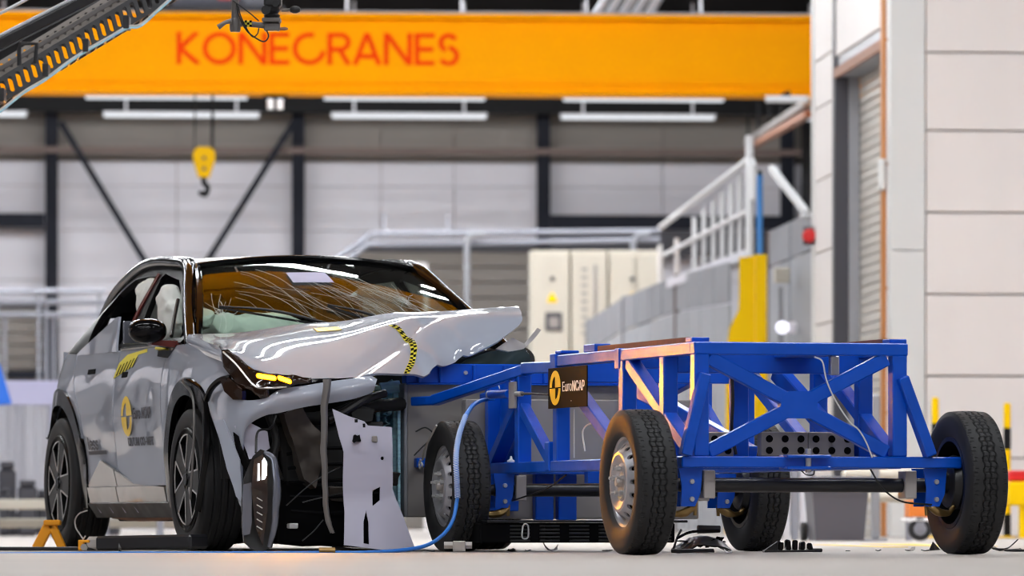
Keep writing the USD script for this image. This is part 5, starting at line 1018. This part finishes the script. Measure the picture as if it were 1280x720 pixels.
slit = Polygon([(hp2[1][0]-.016,hp2[1][1]-.075),(hp2[1][0]+.012,hp2[1][1]-.08),(hp2[1][0]+.016,hp2[1][1]+.03),(hp2[1][0]+.006,hp2[1][1]+.085),(hp2[1][0]-.010,hp2[1][1]+.03)])
holes = [slot, slit, hole(*hp2[2], .017, .017), hole(hp2[3][0]+.006, hp2[3][1], .014, .02), Point(*hp2[6]).buffer(.009)]
fp_ = fp_.buffer(0).difference(unary_union(holes))
y0_, z0_ = fp_.centroid.x, fp_.centroid.y
part(CA, 'bumper_face', panel(fp_, lambda y, z: (1.03-.35*max(0, .27-z)**1.5*0+.20*(.27-z)*(z < .27)-.05*max(0, z-.5)*3+.25*((y-y0_)**2)*-1, y, z), .03, .006), 'primer_grey', label='torn pale lilac bumper face standing on the floor')
FB = Thing(CA.path+'/bumper_face', CAR, CA.base)
part(FB, 'clip', crumpled(box(1.01,1.04,hp2[4][0]-.02,hp2[4][0]+.02,hp2[4][1]-.012,hp2[4][1]+.012,.003).subdivide(), .02, 30, 4), 'hole_black'); part(FB, 'clip', crumpled(box(1.01,1.04,hp2[5][0]-.012,hp2[5][0]+.014,hp2[5][1]-.016,hp2[5][1]+.014,.004), .006, 20, 5), 'plate_grey')
part(FB, 'lower_lip', crumpled(tube([np.array(p) for p in [(1.06,-0.466,0.023),(1.07,-0.367,0.007),(1.08,-0.248,-0.001),(1.08,-0.076,0.007)]], [.006,.012,.012,.005], 8), .004, 10, 6), 'car_black')
# wheels
def alloy():
    """A ten-spoke look: five wedge windows with bright machined edges; the outer face looks to -x."""
    disc = Point(0,0).buffer(.232, 48); wins = []
    for k in range(5):
        a = 2*np.pi*k/5+.32; pol = [(.232,-.44),(.232,.30),(.085,.17),(.070,-.05),(.085,-.22)]
        arc_ = [(.226, t) for t in np.linspace(-.42,.28,8)]; w = Polygon([(r*math.cos(a+t), r*math.sin(a+t)) for r, t in arc_+[(.082,.08),(.066,-.07)]]); wins.append(w)
    wu = unary_union(wins)
    side = lambda m: m.apply_transform(trimesh.transformations.rotation_matrix(-np.pi/2, [0,1,0]))
    face = cat_([trimesh.creation.extrude_polygon(q, .03, engine='earcut') for q in polys(disc.difference(wu))]); face.apply_translation((0,0,-.005)); side(face)
    cuts = [side(trimesh.creation.extrude_polygon(w.buffer(.0035).difference(w.buffer(-.0035)), .004, engine='earcut').apply_translation((0,0,.0245))) for w in wins]
    slots = []
    for k in range(5):
        a = 2*np.pi*k/5+.32+math.pi/5-.07
        w = Polygon([(r*math.cos(a+t), r*math.sin(a+t)) for r, t in ((.205,-.06),(.205,.06),(.10,.02),(.10,-.02))]); slots.append(side(trimesh.creation.extrude_polygon(w.buffer(.002).difference(w.buffer(-.002)), .003, engine='earcut').apply_translation((0,0,.0245))))
    barrel = lathe([(.255,-.03),(.262,-.022),(.255,-.012),(.232,-.004),(.226,.05),(.226,.19),(.25,.20),(.25,.205),(.235,.205),(.235,.0),(.255,-.01)], 'x', 64)
    return face, cuts, slots, barrel
FACE, CUTS, SLOTS, BARREL = alloy()
CT = tyre_mesh(.358, .235, .252, ((-.055,.005,0),(-.018,.005,0),(.018,.005,0),(.055,.005,0)), 160, 0, 0, .008)
for nm, (a, b, zz, turn) in {'fr': (AF,-.80,.36,0.0), 'rr': (AR,-.80,.36,0.0), 'fl': (-.42,.78,.36,0.0), 'rl': (AR,.80,.36,0.0)}.items():
    # the wheel's outer side looks to -x before it is turned towards the car's flank
    ang = math.pi/2 if b < 0 else -math.pi/2
    M = trimesh.transformations.translation_matrix((a, b-(.01 if b < 0 else -.01), zz)) @ trimesh.transformations.rotation_matrix(ang, [0,0,1])
    mv = lambda m: m.copy().apply_transform(trimesh.transformations.translation_matrix((0,0,0))).apply_transform(M)
    off = lambda m: mv(m.copy().apply_translation((-.085,0,0)))
    w = part(CA, 'wheel', off(FACE), 'wheel_black', label='black and silver five-spoke alloy wheel', smooth=False); part(w, 'barrel', off(BARREL), 'wheel_black'); part(w, 'tyre', mv(CT), 'rubber', smooth=40)
    for c in CUTS: part(w, 'machined_edge', off(c), 'wheel_cut', smooth=False)
    part(w, 'hub_cap', off(lathe([(0,-.034),(.028,-.034),(.032,-.026),(.032,0),(0,0)], 'x', 24)), 'car_black')
    for k in range(5): a_ = 2*np.pi*k/5+.4; part(w, 'wheel_bolt', off(lathe([(0,-.03),(.008,-.03),(.009,-.02),(0,-.02)], 'x', 8, (0,.048*math.cos(a_),.048*math.sin(a_)))), 'rig_dark')
    part(w, 'brake_disc', off(lathe([(0,.07),(.16,.07),(.16,.09),(0,.09)], 'x', 40)), 'plate_grey'); part(w, 'brake_caliper', off(box(.05,.10,.07,.15,-.1,.1,.01)), 'rig_dark')
# measuring bracket on the tail
mb = [(-3.309,-0.86,0.612),(-3.098,-0.86,0.618),(-3.136,-0.86,0.557),(-3.251,-0.86,0.514),(-3.06,-0.86,0.52),(-3.251,-0.86,0.487),(-3.098,-0.86,0.423),(-3.022,-0.86,0.378)]
br = part(CA, 'tail_bracket', plate_at([np.array(p) for p in (mb[0], mb[1], np.array(mb[1])+(0,.04,-.02), np.array(mb[0])+(0,.04,-.02))], .006), 'rig_dark', label='small measuring bracket on the tail'); part(br, 'rod', tube([np.array(p) for p in (mb[1], mb[2], mb[3])], .006, 6, spline=False), 'rig_grey'); part(br, 'rod', tube([np.array(p) for p in (mb[5], mb[6], mb[7])], .006, 6, spline=False), 'rig_grey'); part(br, 'clamp', box(mb[4][0]-.03, mb[4][0]+.03, -.88, -.84, mb[5][2]-.02, mb[4][2], .004), 'trolley_steel')

# ---------------------------------------------------------------- hose, blocks and debris on the floor
ho = thing('air_hose', 'blue air hose curving up from the floor to the trolley actuator', 'hose', W_, (0, 27, 0))
hp = [(-2.475,27,-0.006),(-1.964,27.2,-0.003),(-1.441,27.3,-0.002),(-0.91,27.3,0),(-0.647,27.4,0.003),(-0.441,27.6,0.025),(-0.338,27.65,0.079),(-0.285,27.75,0.156),(-0.263,27.8,0.264)]
part(ho, 'hose', tube(hp, .0095, 12), 'hose_blue')
hb_ = [(-0.263,27.8,0.264),(-0.266,27.78,0.349),(-0.27,27.82,0.465),(-0.256,27.95,0.571),(-0.227,28.12,0.664)]
hm = tube(hb_, .0125, 14, per=16); part(ho, 'braided_sleeve', hm, 'hose_braid', label='white and blue braided sleeve')
sp_ = smooth_path(hb_, 60); n_ = len(sp_); 
for d in (1, -1):
    for o in (0, 1, 2):
        a = np.linspace(0, 1, n_)*2*np.pi*14*d + o*2*np.pi/3
        part(ho, 'braid_strand', tube(sp_ + .0135*np.stack([np.cos(a), -np.abs(np.sin(a)*0)+np.sin(a), np.zeros(n_)], 1), .0017, 4, spline=False), 'hose_blue' if d == 1 else 'sign_white')
h2 = [(-0.227,28.12,0.664),(-0.189,28.3,0.722),(-0.139,28.5,0.75),(-0.087,28.55,0.755)]
part(ho, 'hose', tube(h2, [.011,.011,.010,.006], 12), 'hose_blue')
q = [(-0.915,27.45,0.03),(-0.839,27.45,-0.005)]
solo('hose_coupling', 'small brass hose coupling on the floor left of the hanging bumper', 'coupling', cyl((q[0][0],27.3,.012),(q[1][0],27.31,.012),.014,10), 'brass', W_, (q[0][0], 27.3, 0))
q = [(-0.325,27.5,0.053),(-0.191,27.5,-0.005),(-0.283,27.5,0.056),(-0.222,27.5,0.003)]
t = thing('connector_block', 'small grey metal connector block in front of the trolley front tyre', 'connector', W_, (q[0][0], 27.5, 0))
part(t, 'block', box(q[2][0], q[3][0], 27.5, 27.56, .004, q[2][2], .004), 'trolley_steel')
for s, x in ((-1, q[0][0]), (1, q[1][0])): part(t, 'nut', cyl((x, 27.53, .035), ((q[2][0] if s < 0 else q[3][0]), 27.53, .035), .019, 6), 'trolley_steel')
def litter(name, label, cat, mesh, m, x, y, rot=0):
    mesh = mesh.copy(); mesh.apply_transform(trimesh.transformations.rotation_matrix(rot, [0,0,1])); mesh.apply_translation((x, y, 0))
    return solo(name, label, cat, mesh, m, W_, (x, y, 0), smooth=25)
# the broken grille parts under the trolley
q = [(0.786,27.2,0.004),(1.001,27.2,0.004),(1.19,27.2,0.004),(1.454,27.2,0.004)]
t = thing('broken_undertray', 'heap of black broken trim under the trolley behind the near rear tyre', 'debris', W_, ((q[0][0]+q[1][0])/2, 27.2, 0)); xc = (q[0][0]+q[1][0])/2
part(t, 'shell', crumpled(grid([[(xc-.13+.26*i/8, 27.0+.3*j/5, .012+.075*math.sin(math.pi*i/8)**.7*math.sin(math.pi*(j+.8)/6.6)) for j in range(6)] for i in range(9)], .006), .03, 9, 11), 'car_plastic')
part(t, 'bracket', crumpled(box(xc-.02, xc+.09, 27.08, 27.14, .095, .13, .004), .012, 20, 3), 'car_plastic'); part(t, 'rib', tube([(xc-.14,27.0,.01),(xc-.12,27.0,.07),(xc-.10,27.02,.11)], .006, 6), 'car_plastic')
part(t, 'rib', tube([(xc-.12,27.0,.07),(xc-.05,26.98,.10),(xc+.08,27.0,.105)], .007, 6), 'car_black'); part(t, 'foot', crumpled(box(xc-.15, xc+.05, 26.95, 27.02, .004, .02, .003), .01, 18, 5), 'car_plastic')
for k in range(9):
    g_ = np.random.default_rng(300+k); p_ = np.array((xc+g_.uniform(-.13,.14), 27.0+g_.uniform(-.03,.2), .012+.05*g_.random()))
    part(t, 'splinter', crumpled(beam(p_, p_+np.array((g_.uniform(-.09,.09), g_.uniform(-.05,.05), g_.uniform(0,.05))), .02+.03*g_.random(), .006, .001).subdivide(), .012, 22, 310+k), 'car_black' if k % 3 else 'car_plastic')
part(t, 'chip', shard(.03, .003, 5).apply_translation((xc+.12, 26.9, 0)), 'sign_white')
xc = (q[2][0]+q[3][0])/2
t = thing('broken_grille', 'ribbed black grille fragment lying flat beside the far rear tyre', 'debris', W_, (xc, 27.2, 0))
part(t, 'base', crumpled(box(xc-.135, xc+.10, 27.1, 27.3, .004, .014, .003), .006, 14, 6), 'car_plastic')
for k in range(5): part(t, 'rib', crumpled(box(xc-.07+.035*k, xc-.045+.035*k, 27.1, 27.26, .014, .066-.008*abs(k-1.5), .006), .008, 25, 20+k), 'car_black')
part(t, 'ramp', trimesh.convex.convex_hull(np.array([(xc-.13,27.1,.014),(xc-.13,27.25,.014),(xc-.07,27.1,.014),(xc-.07,27.25,.014),(xc-.07,27.1,.055),(xc-.07,27.25,.055)])), 'car_plastic'); part(t, 'clip', box(xc+.09, xc+.14, 27.12, 27.16, .004, .022, .004), 'car_plastic')
spots = [(1060,688,.016,'black plastic crumb lying right of the ribbed fragment'), (1098,688,.02,'thin black sliver in the middle of the floor right of the trolley'), (1136,687,.05,'long bent grey sliver left of the right trolley tyre'), (1157,687,.075,'flat black splinter touching the right trolley tyre'), (1168,684,.045,'upright jagged black shard just left of the right trolley tyre'),
         (1178,690,.02,'tiny black chip at the foot of the right trolley tyre'), (1250,682,.12,'wide black sheet lying behind the right trolley tyre'), (1272,690,.08,'flat black strip at the right picture edge'), (757,689,.04,'curled black sliver left of the near rear tyre'), (690,689,.05,'flat grey flake under the rubber base'),
         (640,690,.06,'flat dark flake in front of the rubber base'), (660,686,.03,'curled dark flake beside the rubber base'), (150,690,.05,'thin dark flake below the black ramp'), (295,690,.05,'black flake between car tyre and hanging headlamp'), (508,689,.05,'dark flake between the torn bumper and the trolley tyre'), (540,690,.04,'small dark flake left of the connector block')]
for i, (u, v, r, lab) in enumerate(spots):
    y = .148*7200/(v-652); y = min(y, 28.6); x = (u-640)/7200*y
    m = shard(r, .003+.02*r, 40+i) if i not in (4,) else crumpled(trimesh.convex.convex_hull(np.array([(-.04,0,0),(.04,0,0),(0,.03,0),(-.015,.01,.045),(.02,.01,.035),(0,-.03,0)])), .006, 30, 2).apply_translation((0,0,.006))
    litter('plastic_shard', lab, 'shard', m, 'plate_grey' if 'grey' in lab else 'car_plastic', x, y, .4*i)
solo('floor_mat', 'thin black rubber strip on the floor left of the rear car wheel', 'mat', crumpled(box(-2.75, -1.95, 28.6, 29.1, .003, .02, .004), .004, 9, 8), 'rubber', W_, (-2.3, 28.8, 0))
# wheel chock, ramp
q = [(-2.592,31,-0.007),(-2.497,31,0.157),(-2.428,31,0.157),(-2.411,31,-0.007)]
t = thing('wheel_chock', 'orange-yellow A-shaped wheel stand behind the rear car wheel', 'chock', W_, (q[0][0]+.1, 31, 0))
z1 = q[1][2]; x0 = q[0][0]; 
part(t, 'leg', beam((x0+.03,31.05,.0), (x0+.10,31.05,z1-.02), .07, .055, .006, (1,0,0)), 'chock_yellow'); part(t, 'leg', beam((x0+.17,31.05,.0), (x0+.11,31.05,z1-.02), .07, .045, .006, (1,0,0)), 'chock_yellow'); part(t, 'top_plate', box(x0+.07, x0+.16, 31.0, 31.1, z1-.03, z1, .008), 'chock_yellow')
q = [(-2.09,28.5,0.053),(-1.637,28.2,0.085),(-2.09,28.5,-0.002),(-2.058,28.5,0.069)]
t = thing('steel_ramp', 'long black steel box lying under the car between its wheels', 'ramp', W_, (q[0][0], 28.5, 0))
part(t, 'box_section', beam((q[0][0]+.06,28.65,.040), (q[1][0]+.1,28.35,.050), .16, .072, .012), 'axle_black'); part(t, 'end_cap', beam((q[0][0],28.68,.039), (q[0][0]+.07,28.648,.04), .15, .068, .02), 'trolley_steel')
q = [(-2.138,28.4,0.053),(-2.083,28.4,-0.002)]
t = thing('tow_hook_block', 'small yellow clamp at the end of the black steel box', 'clamp', W_, (q[0][0], 28.4, 0))
part(t, 'jaw', box(q[0][0], q[0][0]+.028, 28.38, 28.43, .004, .052, .005), 'chock_yellow'); part(t, 'jaw', box(q[0][0]+.0, q[1][0], 28.38, 28.43, .044, .058, .004), 'chock_yellow'); part(t, 'bolt', cyl((q[0][0]+.03,28.36,.022), (q[0][0]+.03,28.42,.022), .018, 6), 'plate_grey'); part(t, 'pin', cyl((q[0][0]+.02,28.40,.055),(q[0][0]+.035,28.40,.078),.004,8), 'bolt_steel')
# ---------------------------------------------------------------- camera jib, top left
jb = thing('camera_jib', 'black lattice camera jib with slotted plates crossing the top left corner', 'camera crane', W_, (-2.0, 24, 2.2))
a, b = map(np.array, [(-3.112,23.1,1.236),(-1.186,24.4,2.568)]); a2, b2 = map(np.array, [(-3.166,23.5,1.551),(-1.304,24.7,2.652)])
d = b-a; L = np.linalg.norm(d); d /= L; s = np.array([0,1.0,0]); s -= d*(d@s); s /= np.linalg.norm(s); u = np.cross(s, d); u *= np.sign(u[2])
HB, DB = .095, .10                      # depth of the box beam and its width
def slotted(W, L, pitch, slot):
    p = sbox(0, -W/2, L, W/2); k = pitch/2; hs = []
    while k < L-.02:
        hs.append(LineString([(k-slot[1]*.2, -slot[1]/2), (k+slot[1]*.2, slot[1]/2)]).buffer(slot[0]/2)); k += pitch
    return p.difference(unary_union(hs))
for k, off in enumerate((0, 1)):
    part(jb, 'side_plate', extrude(slotted(HB*1.0, L, .042, ((.021, .044), (.030, .046))[k]), a + s*DB*off + u*.0, d, u, .004), 'rig_dark', smooth=False)
part(jb, 'upper_plate', extrude(slotted(.062, L, .042, (.016, .022)), a + s*DB*.6 + u*(HB/2+.036), d, u, .005), 'rig_light', smooth=False)
part(jb, 'bottom_plate', extrude(slotted(DB, L, .05, (.034, .05)), a + s*DB/2 - u*HB/2, d, s, .004), 'rig_dark', smooth=False)
part(jb, 'stand', cat_([box(a[0]-.06, a[0]+.06, a[1]-.01, a[1]+.11, .05, a[2]+.05, .01)]), 'rig_dark'); part(jb, 'stand_foot', box(a[0]-.35, a[0]+.35, a[1]-.3, a[1]+.4, 0, .05, .01), 'rig_dark'); part(jb, 'stand_foot', box(a[0]-.1, a[0]+.1, a[1]-.6, a[1]+.7, 0, .06, .01), 'rig_dark')
up_ = np.array([0,0,1.0])
for off in (0, 1): part(jb, 'edge_rail', beam(a + s*DB*off + u*(HB/2+.03), b + s*DB*off + u*(HB/2+.03), .014, .02, .003), 'rig_grey')
for w in (0, .12):
    p = a2 + np.array([0, w, -.3*w]); q_ = b2 + np.array([0, w, -.3*w]); part(jb, 'upper_rail', beam(p, q_, .028, .045, .006), 'rig_dark'); part(jb, 'rail_edge', beam(p+u*.03, q_+u*.03, .026, .012, .003), 'lamp_housing')
part(jb, 'tie_rod', tube([a2+u*.09, b2+u*.13], .007, 8, spline=False), 'lamp_housing')
q = [(-2.019,23.6,2.082),(-2.019,23.6,2.016),(-1.954,23.6,2.023),(-1.947,23.6,2.105),(-2.013,23.6,2.108)]
part(jb, 'handle', tube([q[1], q[0], q[4], q[3], q[2]], .009, 8, spline=False), 'rig_dark')
cb = [(-2.126,23.55,1.816),(-2.077,23.55,1.849),(-1.995,23.55,1.914),(-1.913,23.55,1.963),(-1.815,23.55,2.035),(-1.74,23.55,2.084),(-1.652,23.55,2.133),(-1.577,23.55,2.176),(-1.521,23.55,2.186),(-1.456,23.55,2.241),(-1.39,23.55,2.3)]
for k in range(2): part(jb, 'cable', tube([np.array(p)+np.array([.002,-.01,-.006-.008*k]) for p in cb], .004, 8), 'cable_white' if k == 0 else 'honey_blue')
for p in [(-2.087,23.55,1.875),(-1.907,23.55,1.976),(-1.743,23.55,2.078),(-1.577,23.55,2.173)]: part(jb, 'cable_clip', box(p[0]-.012, p[0]+.012, p[1]-.02, p[1]+.1, p[2]-.01, p[2]+.045, .003), 'rig_dark')
# remote camera head below the jib
hd = thing('remote_camera_mount', 'grey clamp and black ball head hanging from above, with a looping cable', 'camera head', W_, (-1.1, 25, 2.3))
P = lambda u_, v_, dy=0: np.array([(u_-640)/7200*25, 25+dy, (652-v_)/7200*25+.148])
part(hd, 'cross_tube', tube([P(294,-58), b+s*.05], .016, 12, spline=False), 'rig_grey'); part(hd, 'post', tube([P(294,-60), P(294,39)], .016, 16, spline=False), 'rig_grey'); part(hd, 'post_collar', lathe([(0,0),(.02,0),(.024,.01),(.024,.05),(.02,.06),(0,.06)], 'x', 20).apply_transform(trimesh.transformations.rotation_matrix(-np.pi/2,[0,1,0])).apply_translation(P(294,40)), 'rig_grey')
part(hd, 'lever', tube([P(290,27,-.03), P(282,29,-.03), P(273,35,-.03)], [.011,.009,.012], 10), 'rig_grey')
part(hd, 'arm', cat_([tube([P(296,30), P(312,30), P(330,32), P(348,34)], [.012,.013,.013,.014], 14, spline=False)]), 'rig_grey'); part(hd, 'arm_block', box(P(330,0)[0], P(350,0)[0], 24.98, 25.03, P(0,39)[2], P(0,28)[2], .006), 'rig_grey'); part(hd, 'arm_pin', tube([P(350,36), P(356,36), P(360,36)], [.007,.008,.004], 10, spline=False), 'rusty')
tp2 = part(hd, 'target_tape', box(P(303,0)[0], P(315,0)[0], 24.984, 25.014, P(0,34)[2], P(0,26)[2], .004), 'tape_yellow')
for i in range(4):
    for j in range(3):
        if (i+j) % 2: part(tp2, 'black_square', box(P(303+3*i,0)[0], P(306+3*i,0)[0], 24.981, 24.985, P(0,34-2.7*j)[2], P(0,31.3-2.7*j)[2]), 'hole_black')
part(hd, 'base_plate', box(P(328,0)[0], P(351,0)[0], 24.95, 25.06, P(0,28)[2], P(0,23)[2], .004), 'rig_grey')
part(hd, 'ball_head', lathe([(0,0),(.03,0),(.036,.012),(.026,.022),(.034,.032),(.034,.05),(.02,.06),(0,.06)], 'x', 24).apply_transform(trimesh.transformations.rotation_matrix(-np.pi/2,[0,1,0])).apply_translation(P(340,23)), 'cable_black')
part(hd, 'head_block', box(P(330,0)[0], P(352,0)[0], 24.96, 25.05, P(0,9)[2], P(0,-30)[2], .008), 'rig_dark')
kb = part(hd, 'knob_shaft', tube([P(352,13), P(364,12)], .006, 8, spline=False), 'rig_grey'); part(kb, 'knob', lathe([(0,-.025),(.010,-.022),(.0165,-.008),(.0165,.006),(.01,.02),(0,.024)], 'x', 20, P(369,12)), 'cable_black')
part(hd, 'dial', cat_([lathe([(0,-.01),(.02,-.01),(.02,.0),(0,.002)], 'y', 20, P(333,14,-.05)), lathe([(0,-.01),(.014,-.01),(.014,.0),(0,.002)], 'y', 20, P(345,6,-.05))]), 'cable_black')
part(hd, 'cable', tube([P(296,5,-.03), P(299,20,-.04), P(308,38,-.04), P(318,47,-.04), P(330,53,-.04), P(336,47,-.04), P(334,39,-.03)], .0033, 8), 'cable_black'); part(hd, 'cable', tube([P(298,8,-.035), P(303,25,-.045), P(315,46,-.045), P(322,44,-.045), P(324,36,-.03)], .003, 8), 'cable_black')
part(hd, 'cable', tube([P(292,2,-.03), P(310,15,-.03), P(324,27,-.03)], .0028, 8), 'cable_black')
